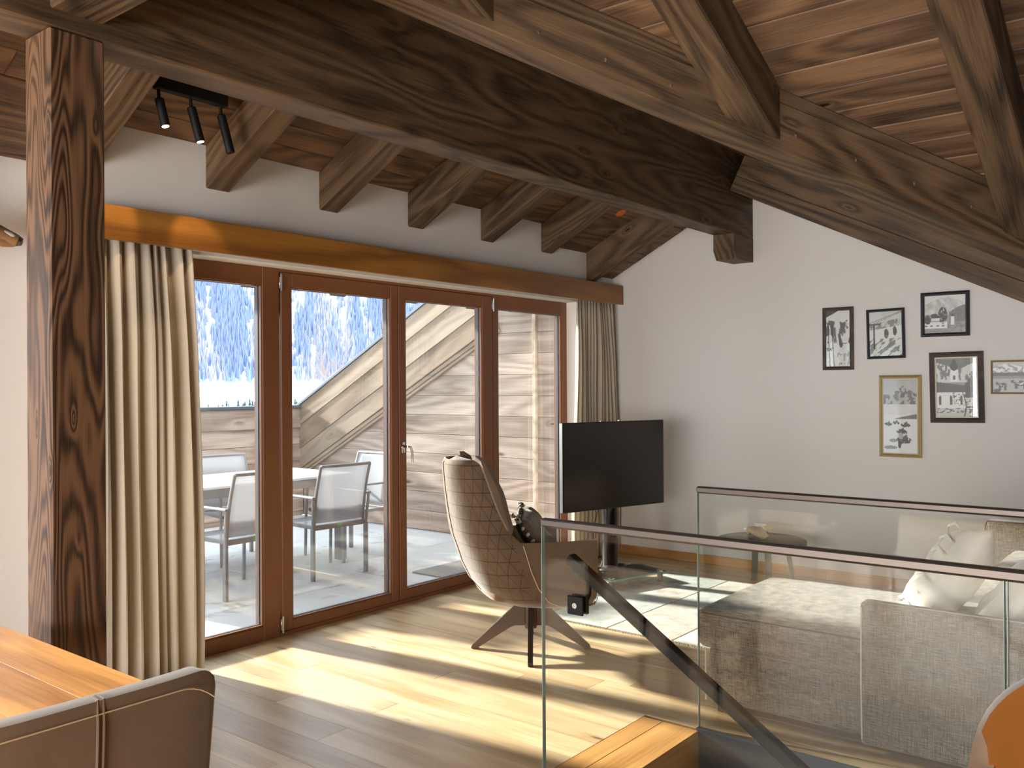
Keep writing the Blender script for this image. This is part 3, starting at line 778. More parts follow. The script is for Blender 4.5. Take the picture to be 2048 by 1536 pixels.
def pillow(name, size, thick, mat, T, sag=.0, wr=.012, seed=0, n=24):
    rnd = Vector((seed*3.1, seed*1.7, seed))
    def fn(side):
        def f(u, v):
            x = (u-.5)*2; y = (v-.5)*2
            ex = 1-.10*(1-x*x) * (1 if abs(y) > .0 else 1)*abs(y)**3; ey = 1-.10*(1-y*y)*abs(x)**3
            h = thick*.5*max(0, (1-x**4))**.55*max(0, (1-y**4))**.55
            nz = noise.noise(Vector((x*1.6, y*1.6, side*.4))+rnd)*wr*2+noise.noise(Vector((x*5, y*1.8, 0))+rnd)*wr
            hh = h*(1+sag*y)+nz*(h/(thick*.5+1e-6))
            return (x*size[0]*.5*ey, y*size[1]*.5*ex, side*hh)
        return f
    mb = MB().grid(fn(1), n, n)
    g2 = MB().grid(fn(-1), n, n)
    mb.add(g2.v, [f[::-1] for f in g2.f])
    me = mb.mesh(name, mat, True)
    b = bmesh.new(); b.from_mesh(me); bmesh.ops.remove_doubles(b, verts=b.verts, dist=.0008); b.to_mesh(me); b.free()
    return obj(name, me, None, None, T)
def look(loc, n, roll=0):
    n = Vector(n).normalized(); q = n.to_track_quat('Z', 'Y'); return Matrix.Translation(loc) @ q.to_matrix().to_4x4() @ Matrix.Rotation(R(roll), 4, 'Z')
dF = Vector((math.cos(R(-35)), math.sin(R(-35)), 0)); sF = Vector((-dF.y, dF.x, 0)); cA = Vector((4.03, 3.10, 0))
def aw(x, y, z): return cA+dF*x+sF*y+Vector((0, 0, z))
T1 = look(aw(-.20, -.06, .67), dF*1+Vector((0, 0, .35)), 6)
p1 = tag(pillow('cushion', (.38, .38), .13, M['olive'], T1, seed=1), 'olive velvet cushion leaning on the armchair back', 'cushion')
T2 = look(aw(.04, .0, .635), dF*.75+Vector((0, 0, .55))-sF*.35, 10)
p2 = tag(pillow('cushion', (.36, .36), .12, M['olive'], T2, seed=5), 'olive cushion with dark and cream beaded fringe on the armchair seat', 'cushion')
def fringe(p, T, size, ma, mb_, nb=16, r=.011):
    for mat, par in ((ma, 0), (mb_, 1)):
        mb = MB()
        for e in range(4):
            for i in range(nb):
                if i % 2 != par: continue
                t = (i+.5)/nb*2-1; s = size*.5
                x, y = [(t*s, s), (s, -t*s), (-t*s, -s), (-s, t*s)][e]
                k = 1-.0; c = Vector((x*1.0, y*1.0, 0)); pin = 1-.09*(1-t*t)
                if e in (0, 2): c.y *= pin
                else: c.x *= pin
                for j in range(2):
                    q = MB().lathe([(0.001, -r), (r*.75, -r*.65), (r, 0), (r*.75, r*.65), (.001, r)], tuple(c*(1+.03*j)+Vector((0, 0, random.uniform(-.006, .006)))), 6); mb.add(q.v, q.f)
        tag(obj('bead_fringe', mb, mat, p, T, smooth=True), kind='stuff')
fringe(p2, T2, .36, M['fringe_d'], M['fringe_w'])
tas = MB()
for i in range(26):
    a = random.uniform(0, 6.28); rr_ = random.uniform(0, .016); zz = random.uniform(0, .05)
    q = MB().lathe([(.001, -.006), (.006, 0), (.001, .006)], (-.17+rr_*math.cos(a)*1.2-zz*.1, .175+zz, rr_*math.sin(a)), 6); tas.add(q.v, q.f)
obj('corner_tassel', tas, M['fringe_w'], p2, T2, smooth=True, label='cream corner tassel')
q = MB().lathe([(.001, -.014), (.012, -.007), (.014, .002), (.009, .011), (.001, .014)], (.185, .19, 0), 10)
obj('corner_pompom', q, M['fringe_w'], p1, T1, smooth=True, label='cream corner pompom')

# ------------------------------------------------------------------ television on its stand
tl, trt = Vector((5.13, 3.652, .6)), Vector((6.08, 3.370, .6))
tx = (trt-tl); tw = tx.length; tx.normalize()
tv = tag(empty('television', (tl+trt)/2), 'large black flat television on a floor stand beside the curtain', 'television')
Tt = axes(tl, tx)   # local y points to +Y side (back)
obj('panel_body', MB().box(0, tw, .004, .035, -.006, .634, .003), M['tv_body'], tv, Tt)
obj('screen', MB().box(.009, tw-.009, .000, .005, .006, .626), M['tv_screen'], tv, Tt)
obj('rear_housing', MB().box(.2, tw-.2, .035, .09, .06, .45, .01), M['tv_body'], tv, Tt)
obj('silver_edge', MB().box(-.003, .0, .002, .034, -.004, .632), M['steel'], tv, Tt)
obj('top_clip', MB().box(.36, .40, .012, .03, .634, .642, .002), M['steel'], tv, Tt)
obj('top_clip', MB().box(.54, .56, .012, .03, .634, .644, .002), M['steel'], tv, Tt)
sg = tag(empty('television_stand', (5.80, 3.60, 0)), 'smoked glass television floor stand with a fat dark chrome column', 'stand')
cxy = (5.815, 3.700)
prof = [(.062, .0), (.062, .95)]
obj('column', MB().lathe([(.068, 0), (.068, .02), (.06, .03), (.06, .95)], (cxy[0], cxy[1], .084), 28), M['column'], sg, I4, smooth=True)
obj('mount_plate', MB().box(-.12, .12, -.12, .0, .90, 1.08, .004), M['black'], sg, axes((cxy[0], cxy[1], 0), tx))
gp = [(5.50, 3.66), (5.477, 3.475), (6.021, 3.318), (6.13, 3.60), (6.06, 3.76), (5.60, 3.86)]
gm = MB(); n = len(gp)
gm.add([(x, y, .072) for x, y in gp]+[(x, y, .084) for x, y in gp], [tuple(range(n)), tuple(range(2*n-1, n-1, -1))]+[(i, (i+1) % n, (i+1) % n+n, i+n) for i in range(n)])
o = obj('glass_shelf', gm, M['smoke_glass'], sg, I4)
o.data.materials.append(M['green_edge'])
for p in o.data.polygons:
    if abs(p.normal.z) < .5: p.material_index = 1
b = bmesh.new(); b.from_mesh(o.data); bmesh.ops.recalc_face_normals(b, faces=b.faces); b.to_mesh(o.data); b.free()
for (x, y) in ((5.52, 3.50), (5.985, 3.36), (6.05, 3.68), (5.62, 3.80)):
    obj('stand_foot', MB().lathe([(.012, 0), (.022, .012), (.026, .02), (.022, .03), (.022, .072)], (x, y, 0), 16), M['bronze'], sg, I4, smooth=True)
    obj('foot_cap', MB().lathe([(.027, 0), (.027, .006), (.02, .009)], (x, y, .0835), 18), M['chrome'], sg, I4, smooth=True, label='bright round cap on the glass shelf')
for i, (x0, zt_) in enumerate(((5.76, .62), (5.88, .62))):
    tag(obj('power_cable', MB().tube([(x0, 3.74, .62), (x0+.03*(1 if i else -1), 3.80, .4), (x0+.05, 3.83, .15), (x0+.04, 3.88, .01), (x0+.2, 3.95, .006)], .003, 6), M['cable'] if i else M['black'], smooth=True), ('thin pale cable hanging right of the television column', 'thin dark cable hanging left of the television column')[0 if i else 1], 'cable')
sk = tag(empty('black_bag', (5.72, 3.66, .085)), 'crumpled black pouch lying at the foot of the television column', 'pouch')
obj('pouch_body', MB().grid(lambda u, v: (5.70+.085*math.cos(6.283*u)*math.sin(3.1416*max(.01, min(.99, v)))*(1+.25*math.sin(9*u)), 3.645+.06*math.sin(6.283*u)*math.sin(3.1416*max(.01, min(.99, v))), .108+.022*math.cos(3.1416*v)*(1+.3*math.sin(14*u))), 24, 9, closeu=True), M['tv_body'], sk, I4, smooth=True)

# ------------------------------------------------------------------ coffee table and sea shell
ct = tag(empty('coffee_table', (6.20, 2.64, 0)), 'round smoked glass coffee table on four flat grey legs', 'coffee table')
cx, cyy, rt_ = 6.20, 2.64, .315
o = obj('glass_top', MB().lathe([(rt_-.006, 0), (rt_, .004), (rt_, .024), (rt_-.006, .028)], (cx, cyy, .345), 64), M['smoke_glass'], ct, I4, smooth=True)
rim = MB().grid(lambda u, v: (cx+(rt_+.0008)*math.cos(6.2832*u), cyy+(rt_+.0008)*math.sin(6.2832*u), .349+.02*v), 64, 2, closeu=True)
obj('glass_rim', rim, M['grey_metal'], o, I4, smooth=True)
for an in (215, 262, 35, -38):
    a = R(an); T = Matrix.Translation((cx, cyy, 0)) @ Matrix.Rotation(a, 4, 'Z')
    mb = MB(); mb.add([(.20, -.022, .345), (.209, -.022, .345), (.209, .022, .345), (.20, .022, .345), (.262, -.022, .012), (.271, -.022, .012), (.271, .022, .012), (.262, .022, .012)], [(0, 1, 2, 3), (7, 6, 5, 4), (0, 4, 5, 1), (1, 5, 6, 2), (2, 6, 7, 3), (3, 7, 4, 0)])
    mb.box(.255, .30, -.022, .022, .0115, .0165)
    obj('leg', mb, M['grey_metal'], ct, T)
obj('leg_ring', MB().box(cx-.19, cx+.19, cyy-.02, cyy+.02, .335, .345).box(cx-.02, cx+.02, cyy-.19, cyy+.19, .335, .345), M['grey_metal'], ct, I4)
sh = MB()
def shellf(u, v):
    th = 6.283*u; t = v; r = .052*math.sin(math.pi*min(.98, max(.02, t*.86+.08)))**.7*(1+.12*math.cos(2*th+1)+.06*math.cos(7*th+t*9)*(t > .4))
    return (6.19+(t-.5)*.05+r*math.cos(th)*.85, 2.66+(t-.5)*-.13+r*math.sin(th)*.6, .373+.055+r*math.sin(th)*.9-.012*t)
sh.grid(shellf, 28, 18, closeu=True)
ss = tag(obj('sea_shell', sh, M['shell'], smooth=True), 'cream spiral sea shell on the round glass coffee table', 'shell')
ap = MB()
for k in range(5):
    r0 = .03-.006*k; q = MB().lathe([(r0, -.006), (r0+.004, 0), (r0, .008)], (0, 0, 0), 14); TT = Matrix.Translation((6.17, 2.715+.009*k, .43+.002*k)) @ Matrix.Rotation(R(-80), 4, 'X'); ap.add([TT @ Vector(v) for v in q.v], q.f)
ap.add([(6.185, 2.62, .47), (6.20, 2.58, .485), (6.215, 2.565, .455), (6.19, 2.60, .44)], [(0, 1, 2, 3)])
obj('shell_spire', ap, M['shell'], ss, I4, smooth=True)

# ------------------------------------------------------------------ rug
rug = tag(empty('patchwork_rug', (5.4, 2.4, 0)), 'pale grey patchwork rug in front of the sofa', 'rug')
x0, x1, y0, y1 = 4.63, 6.30, 1.22, 3.46
obj('rug_backing', MB().box(x0+.005, x1-.005, y0+.005, y1-.005, .0006, .005), RUGS[3], rug, I4)
nx, ny = 4, 5
xs = [x0+(x1-x0)*i/nx for i in range(nx+1)]; rngr = random.Random(4)
for i in range(nx):
    off = rngr.uniform(-.08, .08)
    ys = [y0]+[y0+(y1-y0)*j/ny+off for j in range(1, ny)]+[y1]
    for j in range(ny):
        o = obj('rug_patch', MB().box(xs[i]+.004, xs[i+1]-.004, ys[j]+.004, ys[j+1]-.004, .004, .0095+rngr.uniform(0, .001), .002), RUGS[rngr.randrange(5)], rug, I4)
fr = MB()
for k in range(160):
    t = y0+(y1-y0)*(k+.5)/160; fr.tube([(x0+.004, t, .006), (x0-.012-random.uniform(0, .006), t+random.uniform(-.004, .004), .003)], .003, 4)
tag(obj('rug_fringe', fr, M['fringe_w'], rug, I4), kind='stuff')

# ------------------------------------------------------------------ sofa
sofa = tag(empty('sofa', (4.9, .9, 0)), 'grey-brown slub fabric corner sofa with a chaise, behind the glass balustrade', 'sofa')
def soft(name, x0, x1, y0, y1, z0, z1, c, mat='sofa', bulge=0, n=6, label=None, lv=2, parent=None):
    mb = MB()
    b = bmesh.new(); bmesh.ops.create_cube(b, size=1)
    bmesh.ops.scale(b, vec=(x1-x0, y1-y0, z1-z0), verts=b.verts); bmesh.ops.translate(b, vec=((x0+x1)/2, (y0+y1)/2, (z0+z1)/2), verts=b.verts)
    bmesh.ops.bevel(b, geom=b.edges[:], offset=c, segments=3, profile=.6, affect='EDGES')
    bmesh.ops.subdivide_edges(b, edges=[e for e in b.edges if e.calc_length() > .15], cuts=n, use_grid_fill=True)
    cxm, cym, czm = (x0+x1)/2, (y0+y1)/2, (z0+z1)/2
    for v in b.verts:
        fx = 1-((v.co.x-cxm)/((x1-x0)/2))**2; fy = 1-((v.co.y-cym)/((y1-y0)/2))**2; fz = 1-((v.co.z-czm)/((z1-z0)/2))**2
        v.co.z += bulge*max(fx, 0)**.7*max(fy, 0)**.7*(1 if v.co.z > czm else -.2)+.004*noise.noise(v.co*4)
        v.co.x += bulge*.6*max(fz, 0)*(1 if v.co.x > cxm else -1)*(abs(v.co.x-cxm) > (x1-x0)*.45)
        v.co.y += bulge*.6*max(fz, 0)*(1 if v.co.y > cym else -1)*(abs(v.co.y-cym) > (y1-y0)*.45)
    me = bpy.data.meshes.new(name); b.to_mesh(me); b.free(); me.materials.append(M[mat]); me.polygons.foreach_set('use_smooth', [True]*len(me.polygons))
    return obj(name, me, None, parent or sofa, I4, label=label)
soft('chaise_base', 3.765, 4.565, .40, 1.865, .045, .292, .022)
chc = soft('chaise_cushion', 3.742, 4.59, .42, 1.905, .290, .475, .04, bulge=.020)
def piping(pts, par, r=.0045, mat='piping'): return obj('piping', MB().tube(pts, r, 6), M[mat], par, I4, smooth=True)
def rect_loop(x0, x1, y0, y1, z, r=.04):
    pts = []
    for (cx_, cy_, a0) in ((x1-r, y1-r, 0), (x0+r, y1-r, 90), (x0+r, y0+r, 180), (x1-r, y0+r, 270)):
        for k in range(5): a = R(a0+22.5*k); pts.append((cx_+r*math.cos(a), cy_+r*math.sin(a), z))
    pts.append(pts[0]); return pts
piping(rect_loop(3.741, 4.591, .42, 1.907, .452), chc)
piping([(3.757, 1.872, z) for z in (.05, .15, .28)], chc, .004, 'lpiping')
soft('seat_base', 4.57, 6.36, .10, 1.02, .045, .29, .02)
soft('seat_cushion', 4.60, 5.46, .15, 1.04, .29, .455, .04, bulge=.02)
soft('seat_cushion', 5.48, 6.33, .15, 1.04, .29, .455, .04, bulge=.02)
am = soft('armrest', 3.715, 3.80, -.35, 1.166, .03, .612, .022, n=8)
am2 = soft('armrest', 6.345, 6.47, -.2, 1.20, .03, .62, .03, n=8)
piping([(3.722, 1.160, .05), (3.722, 1.163, .3), (3.722, 1.160, .585), (3.735, 1.145, .607), (3.74, .9, .611), (3.74, -.2, .611)], am, .0045, 'lpiping')
piping([(6.350, 1.198, .05), (6.350, 1.2, .59), (6.36, 1.19, .615), (6.36, 0, .617)], am2, .0045)
soft('backrest', 3.80, 6.345, -.35, -.02, .20, .70, .04, n=8)
for i in range(3): soft('back_cushion', 3.84+.84*i, 4.66+.84*i, -.02, .16, .42, .78, .06, bulge=.03)
for x, y in ((3.80, 1.80), (3.80, .5), (4.52, 1.80), (6.3, .95)): obj('leg', MB().box(x-.025, x+.025, y-.025, y+.025, .0105 if x > 4.6 else 0, .05, .003), M['piping'], sofa, I4)

T3 = look((4.23, .955, .650), (-.25, .80, .55), 12)
pz = tag(pillow('sofa_pillow', (.52, .50), .17, M['cream'], T3, seed=9, wr=.02, n=34), 'large cream crushed-velvet pillow on the chaise, gathered in folds', 'cushion')
pl_ = MB()
for k in range(7):
    yy = -.2+.065*k
    pl_.tube([(-.22+.03*math.sin(k), yy, .055), (-.1, yy+.02, .094), (.03, yy+.03, .098), (.15, yy+.0, .08)], [.002, .008, .008, .002], 6, flat=.6)
obj('pleat', pl_, M['cream'], pz, T3, smooth=True)
T4 = look((4.08, .70, .58), (-.2, .75, .6), -8)
tag(pillow('sofa_pillow', (.46, .44), .13, M['cream'], T4, seed=12, wr=.02), 'second cream pillow lying lower, tucked behind the large pleated one', 'cushion')
T5 = look((4.75, .55, .66), (-.3, .8, .5), 4)
tag(pillow('sofa_pillow', (.46, .46), .15, M['cream'], T5, seed=15, wr=.015), 'pale pillow cut off at the right edge of the picture', 'cushion')

# ------------------------------------------------------------------ dining table and chairs
dt = tag(empty('dining_table', (.4, 2.4, 0)), 'honey oak dining table in the lower left corner', 'table')
for i in range(6):
    xb = 1.186-.16*i
    obj('table_board', MB().box(0, 1.15, -.0801, .0801, 0, .034, .0002), M['table'], dt, axes((xb-.08, 1.88, .716), (0, 1, 0)))
for i in range(6):
    pass
for x, y in ((1.10, 2.94), (1.10, 1.97), (.32, 2.94), (.32, 1.97)): obj('leg', MB().box(x-.04, x+.04, y-.04, y+.04, 0, .716, .004), M['table'], dt, I4)
obj('apron', MB().box(.3, 1.12, 2.95, 2.975, .63, .716).box(1.12, 1.145, 1.95, 2.97, .63, .716).box(.3, 1.12, 1.93, 1.955, .63, .716), M['table'], dt, I4)
def dining_chair(loc, rz, label, H=.888, inner='velvet', W_=.27, rc=.05, flare=.02):
    r = tag(empty('dining_chair', loc, rz), label, 'chair', 'velvet dining chairs')
    # local: x right, y forward (towards the table); back at y=0
    def outer(u, v):
        a = (u-.5)*2; s = 1 if a >= 0 else -1; a = abs(a)
        bk = .72
        wv = W_-flare*(1-v)
        if a < bk: x = wv*a/bk*1.0; y = -.03*(v)+.02*(a/bk)**4
        else:
            t = (a-bk)/(1-bk); th = t*math.pi/2; x = wv+.018*math.sin(th)-.0; y = .02+.30*t*(1-.5*v)-.03*v
        # round the shoulders
        q = max(0, min(1, (min(x/wv, 1)-(1-rc/W_))/(rc/W_))); zt_ = H-rc*(1-math.sqrt(max(0, 1-q*q*.97)))
        if a > bk: zt_ -= .12*((a-bk)/(1-bk))
        z = .36+(zt_-.36)*v
        return (s*x, y, z)
    me = MB().grid(outer, 61, 25).mesh('backrest_shell', M['velvet'], True); me.materials.append(M[inner])
    o = obj('backrest', me, None, r)
    m = o.modifiers.new('s', 'SOLIDIFY'); m.thickness = .042; m.offset = -1; m.material_offset = 1 if inner != 'velvet' else 0
    m = o.modifiers.new('b', 'BEVEL'); m.width = .017; m.segments = 4; m.limit_method = 'ANGLE'; m.angle_limit = R(45)
    for sx in (-.006, .006):
        obj('center_seam', MB().tube([(sx, -.03*v-.0035, .36+(H-.36)*v) for v in [i/12 for i in range(12)]]+[(sx, -.028, H+.001), (sx, .002, H+.002)], .003, 6), M['velvet'], o, wm(r), smooth=True)
    if inner == 'velvet': obj('rim_stitching', MB().tube([(-W_+.02+i*(2*W_-.04)/30, -.03-.0012, H-.026-(.035*(max(0, abs(i/15-1)-.7)/.3)**2)) for i in range(31)], .0016, 5), M['stitch'], o, wm(r), smooth=True, label='pale stitch line under the rim')
    obj('seat', MB().box(-.24, .24, .03, .47, .40, .49, .03), M['velvet'], r, smooth=True)
    for x, y in ((-.20, .06), (.20, .06), (-.20, .42), (.20, .42)):
        obj('leg', MB().tube([(x, y, .41), (x*1.1, y+(.02 if y > .2 else -.03), 0)], [.017, .011], 10), M['black'], r, smooth=True)
    return r
dining_chair((.855, 1.752, 0), 0, 'brown velvet dining chair in the lower left corner, seen from behind')
dining_chair((1.84, .065, 0), R(99), 'dining chair with a cognac inside at the lower right edge', H=1.0, inner='cognac', W_=.30, rc=.19)

# ------------------------------------------------------------------ pictures
def fbm(x, y, o=4, s=0.0):
    v = 0; a = .5; f = 1
    for _ in range(o): v += a*noise.noise(Vector((x*f+s, y*f+s*1.7, s))); a *= .5; f *= 2
    return v
def ell(x, y, cx, cy, rx, ry): return ((x-cx)/rx)**2+((y-cy)/ry)**2 < 1
def mountain_px(x, y, ridge, s, snow=.8, rock=.28, k=5):
    """y up; below ridge height -> snowy rock"""
    n = fbm(x*k+y*2.0, y*k*.6-x*2, 5, s)
    return snow if n > -.02 else rock+.35*max(0, .5+n*2)*.6
def P_ski(x, y):
    if y > .80+.1*fbm(x*3, 0, 3, 2): g = .85 if not (y > .88 and x < .55 and (y-.88) > x*.22) else .15
    elif y > .42: g = mountain_px(x, y, 0, 3, .85, .25, 4)
    else:
        g = .86+.1*fbm(x*4, y*5, 3, 4)
        if ell(x, y, .63, .44, .09, .10) or ell(x, y, .8, .46, .12, .06): g = .25+.3*abs(fbm(x*30, y*30, 2, 1))
        if x > .45 and y < .3 and fbm(x*6, y*9, 3, 8) > .1: g = .6
    for k, x0 in enumerate((.05, .11, .18)):
        if abs(x-(x0+.12*(1-y)+.02*k)) < .018 and y < .75: g = .12 if k != 1 else .95
    if x < .3 and .28 < y < .34 and fbm(x*20, y*20, 2, 3) > 0: g = .1
    return g
def P_lift(x, y):
    if y > .72+.12*x: g = .80+.1*fbm(x*3, y*3, 3, 9)
    elif y > .58+.1*x: g = .45+.5*(fbm(x*8, y*8, 4, 5) > .02)*.6
    else:
        g = .86; 
        if y < .40 and fbm(x*3+y*2, y*10-x*6, 4, 7) > .03: g = .42
    if abs(x-.15) < .022 and .18 < y < .72: g = .1
    if abs(y-.72) < .016 and x < .36: g = .12
    if abs(y-(.74+.25*x)) < .006 or abs(y-(.70+.27*x)) < .005: g = .3
    if ell(x, y, .52, .50, .07, .11): g = .14 if y > .46 else .3
    if ell(x, y, .78, .55, .06, .10): g = .16
    return g
def P_village(x, y):
    r = .82+.12*math.sin(x*4.2-.6)+.05*fbm(x*9, 0, 3, 2)
    if y > r: g = .88
    elif y > .5: g = .78+.35*fbm(x*9+y*4, y*6, 5, 6)
    else: g = .6
    if x > .6 and y < .5+.22*math.sin((x-.55)*3.4) and y > .25: g = .42+.2*fbm(x*20, y*20, 3, 1)
    if y < .30: g = .92 if (x < .56) else .5+.3*fbm(x*14, y*14, 3, 3)
    if y < .13: g = .55+.25*fbm(x*12, y*30, 3, 4)
    if ell(x, y, .45, .47, .11, .22) and fbm(x*25, y*25, 3, 5) > -.12: g = .2
    if ell(x, y, .08, .36, .08, .12): g = .25+.3*fbm(x*30, y*30, 2, 2)
    if .18 < x < .38 and .33 < y < .46: g = .9 if y < .39 else .2
    if ell(x, y, .24, .46, .08, .06): g = .18
    if .64 < x < .72 and .22 < y < .43: g = .95
    if .655 < x < .705 and .43 <= y < .50-.8*abs(x-.68): g = .15
    if y < .26 and x < .55 and (int(x*14) % 2 == 0) and .17 < y < .21: g = .3
    return g
def P_church(x, y):
    r = .86+.05*math.sin(x*7+1)+.04*fbm(x*8, 0, 3, 4)
    if y > r: g = .30+.05*y
    elif y > .58: g = .80 if fbm(x*7+y*3, y*5-x*4, 5, 8) > -.06 else .38
    else: g = .5
    if x > .58 and y < .70-.9*abs(x-.88): g = .24+.25*max(0, fbm(x*15, y*15, 3, 2))
    if y < .60-.10*x and y > .42: g = .20+.05*fbm(x*40, y*5, 2, 1)
    if y <= .42 and x < .72: g = .90
    for wx in (.09, .36, .62):
        if abs(x-wx) < .03 and .20 < y < .34+.03*(1-abs(x-wx)/.03): g = .15
    if .72 <= x < .95 and .18 < y < .32: g = .85
    if .70 <= x < .97 and .32 <= y < .38: g = .25
    if .35 < x < .55 and .60 < y < .80: g = .92 if not (.42 < x < .48 and .63 < y < .70) else .3
    if ell(x, y, .45, .86, .10, .075) or (abs(x-.45) < .03 and .9 < y < .975) or (abs(x-.45) < .05 and .93 < y < .945): g = .12
    if y < .15: g = .8 if fbm(x*10, y*40, 3, 5) > -.05 else .25
    if y < .07 and x < .8: g = .72
    # bare tree
    d = abs(x-(.68+.05*math.sin(y*9)))
    if y < .42 and d < .012+.01*(.4-y): g = .12
    if .18 < y < .48 and abs(fbm(x*12, y*12, 3, 11)) < .035 and ell(x, y, .62, .33, .28, .15): g = .15
    return g
def P_sun(x, y):
    r = .78+.10*math.exp(-((x-.62)/.28)**2)*1.2+.03*fbm(x*9, 0, 3, 2)
    if y > r: g = .68-.1*(y-.8)
    elif y > .66: g = .66 if fbm(x*6+y*5, y*9-x*3, 5, 4) > 0 else .35
    elif y > .52: g = .83+.08*fbm(x*5, y*9, 3, 2)
    else: g = .88
    if .46 < y < .53 and x > .35 and y < .47+.10*(x-.35): g = .35+.2*fbm(x*25, y*25, 2, 3)
    for cx, cy, a in ((.15, .39, .11), (.38, .41, .10), (.66, .38, .14), (.55, .29, .16), (.62, .18, .22)):
        if ell(x+(y-cy)*.8, y, cx, cy, a, a*.22) and fbm(x*22, y*22, 2, 7) > -.16: g = .18
        if ell(x-(y-cy)*1.2, y, cx-.02, cy+.01, a*.3, a*.28): g = .25
    if ell(x, y, .52, .235, .07, .045): g = .62
    if ell(x, y, .48, .12, .05, .055): g = .15
    if ell(x, y, .22, .075, .20, .025) or ell(x, y, .3, .17, .12, .025): g = .5
    return g
def P_cows(x, y):
    r = .82+.1*math.sin(x*5)+.05*fbm(x*9, 0, 3, 5)
    if y > r: g = .66
    elif y > .66: g = .85 if fbm(x*9, y*9, 4, 3) > -.05 else .5
    elif y > .54: g = .22+.1*fbm(x*20, y*20, 2, 2)
    elif y > .46: g = .42
    else: g = .62+.12*fbm(x*25, y*25, 3, 6)
    for cx, cy, sx in ((.22, .24, .10), (.60, .30, .14), (.86, .27, .09)):
        if ell(x, y, cx, cy, sx, .085): g = .22 if fbm(x*14, y*14, 2, 2) > -.1 else .8
        for lx in (-.7, -.5, .5, .7):
            if abs(x-(cx+lx*sx)) < .012 and cy-.17 < y < cy: g = .18
        if ell(x, y, cx-sx*1.15, cy+.06, .035, .05): g = .2
    if ell(x, y, .1, .06, .08, .06): g = .1
    return g
def picture(yL, yR, zT, zB, fw, mat, fn, label, rot=0, fw2=0, mat2=None, nx=60, prof='flat'):
    Wd, H = abs(yL-yR), zT-zB; yc, zc = (yL+yR)/2, (zT+zB)/2
    # local: x right (world -Y), y into the room (world -X)... z up
    T = Matrix.Translation((XW, yc, zc)) @ Matrix(((0, -1, 0, 0), (-1, 0, 0, 0), (0, 0, 1, 0), (0, 0, 0, 1))) @ Matrix.Rotation(R(rot), 4, 'Y')
    r = bpy.data.objects.new('wall_picture', None); link(r, None, T); tag(r, label, 'picture', 'framed black and white photographs')
    hw, hh = Wd/2, H/2; th = .022
    def ring(name, hw, hh, fw, d0, d1, mat, dl=.0):
        mb = MB()
        o = [(-hw, -hh), (hw, -hh), (hw, hh), (-hw, hh)]; i = [(-hw+fw, -hh+fw), (hw-fw, -hh+fw), (hw-fw, hh-fw), (-hw+fw, hh-fw)]
        m_ = [((a[0]*.45+b[0]*.55), (a[1]*.45+b[1]*.55)) for a, b in zip(o, i)]
        vs = [(x, d0, z) for x, z in o]+[(x, d1-dl, z) for x, z in o]+[(x, d1, z) for x, z in m_]+[(x, d1-dl*.6-.002, z) for x, z in i]+[(x, d0, z) for x, z in i]
        fs = []
        for k in range(4):
            n = (k+1) % 4
            for l in range(4): fs.append((l*4+k, l*4+n, l*4+4+n, l*4+4+k))
        mb.add(vs, fs)
        ob = obj(name, mb, mat, r, T)
        b = bmesh.new(); b.from_mesh(ob.data); bmesh.ops.recalc_face_normals(b, faces=b.faces); b.to_mesh(ob.data); b.free(); return ob
    ring('frame', hw, hh, fw, 0, th, mat, .006)
    if fw2: ring('inner_slip', hw-fw+.0005, hh-fw+.0005, fw2, 0, th-.007, mat2, .001)
    f = fw+fw2; iw, ih = hw-f+.002, hh-f+.002
    ny = int(nx*ih/iw); 
    me = MB().grid(lambda u, v: ((u*2-1)*iw, .011, (v*2-1)*ih), nx+1, ny+1).mesh('print', M['print'])
    ca = me.color_attributes.new('Col', 'FLOAT_COLOR', 'POINT')
    data = []
    for j in range(ny+1):
        for i in range(nx+1):
            g = max(.02, min(.95, fn(i/nx, j/ny)+.05*noise.noise(Vector((i*.7, j*.7, 3))))); l = g**1.9*.85
            data += [l, l*.97, l*.94, 1]
    ca.data.foreach_set('color', data)
    obj('photo_print', me, None, r, T)
    if nx != 61: obj('cover_glass', MB().add([(-iw, .0135, -ih), (iw, .0135, -ih), (iw, .0135, ih), (-iw, .0135, ih)], [(0, 1, 2, 3)]), M['glass'], r, T)
picture(2.404, 2.172, 2.084, 1.607, .027, M['photo_frame_brown'], P_ski, 'tall narrow dark-framed photograph of skis before a snowy mountain, leftmost on the wall', 0)
picture(2.075, 1.806, 2.052, 1.685, .020, M['photo_frame_black'], P_lift, 'small black-framed photograph of a chairlift over a snowy slope', -1)
picture(1.697, 1.378, 2.150, 1.833, .026, M['photo_frame_black'], P_village, 'wide black-framed photograph of a village and trees, highest of the pictures', 0)
picture(1.640, 1.292, 1.722, 1.222, .036, M['photo_frame_brown'], P_church, 'large dark-framed photograph of a church with an onion-domed tower', -.8, .010, M['mat'], 80)
picture(1.989, 1.697, 1.562, .964, .024, M['gold'], P_sun, 'tall gold-framed photograph of people lying in deckchairs on snow, lowest on the wall', 0, .007, M['mat'], 70)
picture(1.249, .95, 1.655, 1.425, .012, M['gold'], P_cows, 'gold rope-edged photograph of grazing cows, cut by the right picture edge', 0, nx=61)
# socket
so_ = tag(empty('wall_socket', (XW, 2.93, .34)), 'white wall socket behind the glass coffee table', 'socket')
obj('plate', MB().box(XW-.009, XW, 2.868, 2.968, .29, .385, .004), M['plastic'], so_, I4)
q = MB().lathe([(.001, .003), (.018, .003), (.02, .0105), (.023, .0105)], seg=20); rr = Matrix.Translation((XW-.0, 2.918, .337)) @ Matrix.Rotation(R(-90), 4, 'Y')
mb = MB(); mb.add([rr @ Vector(v) for v in q.v], q.f); obj('socket_well', mb, M['steel'], so_, I4, smooth=True)

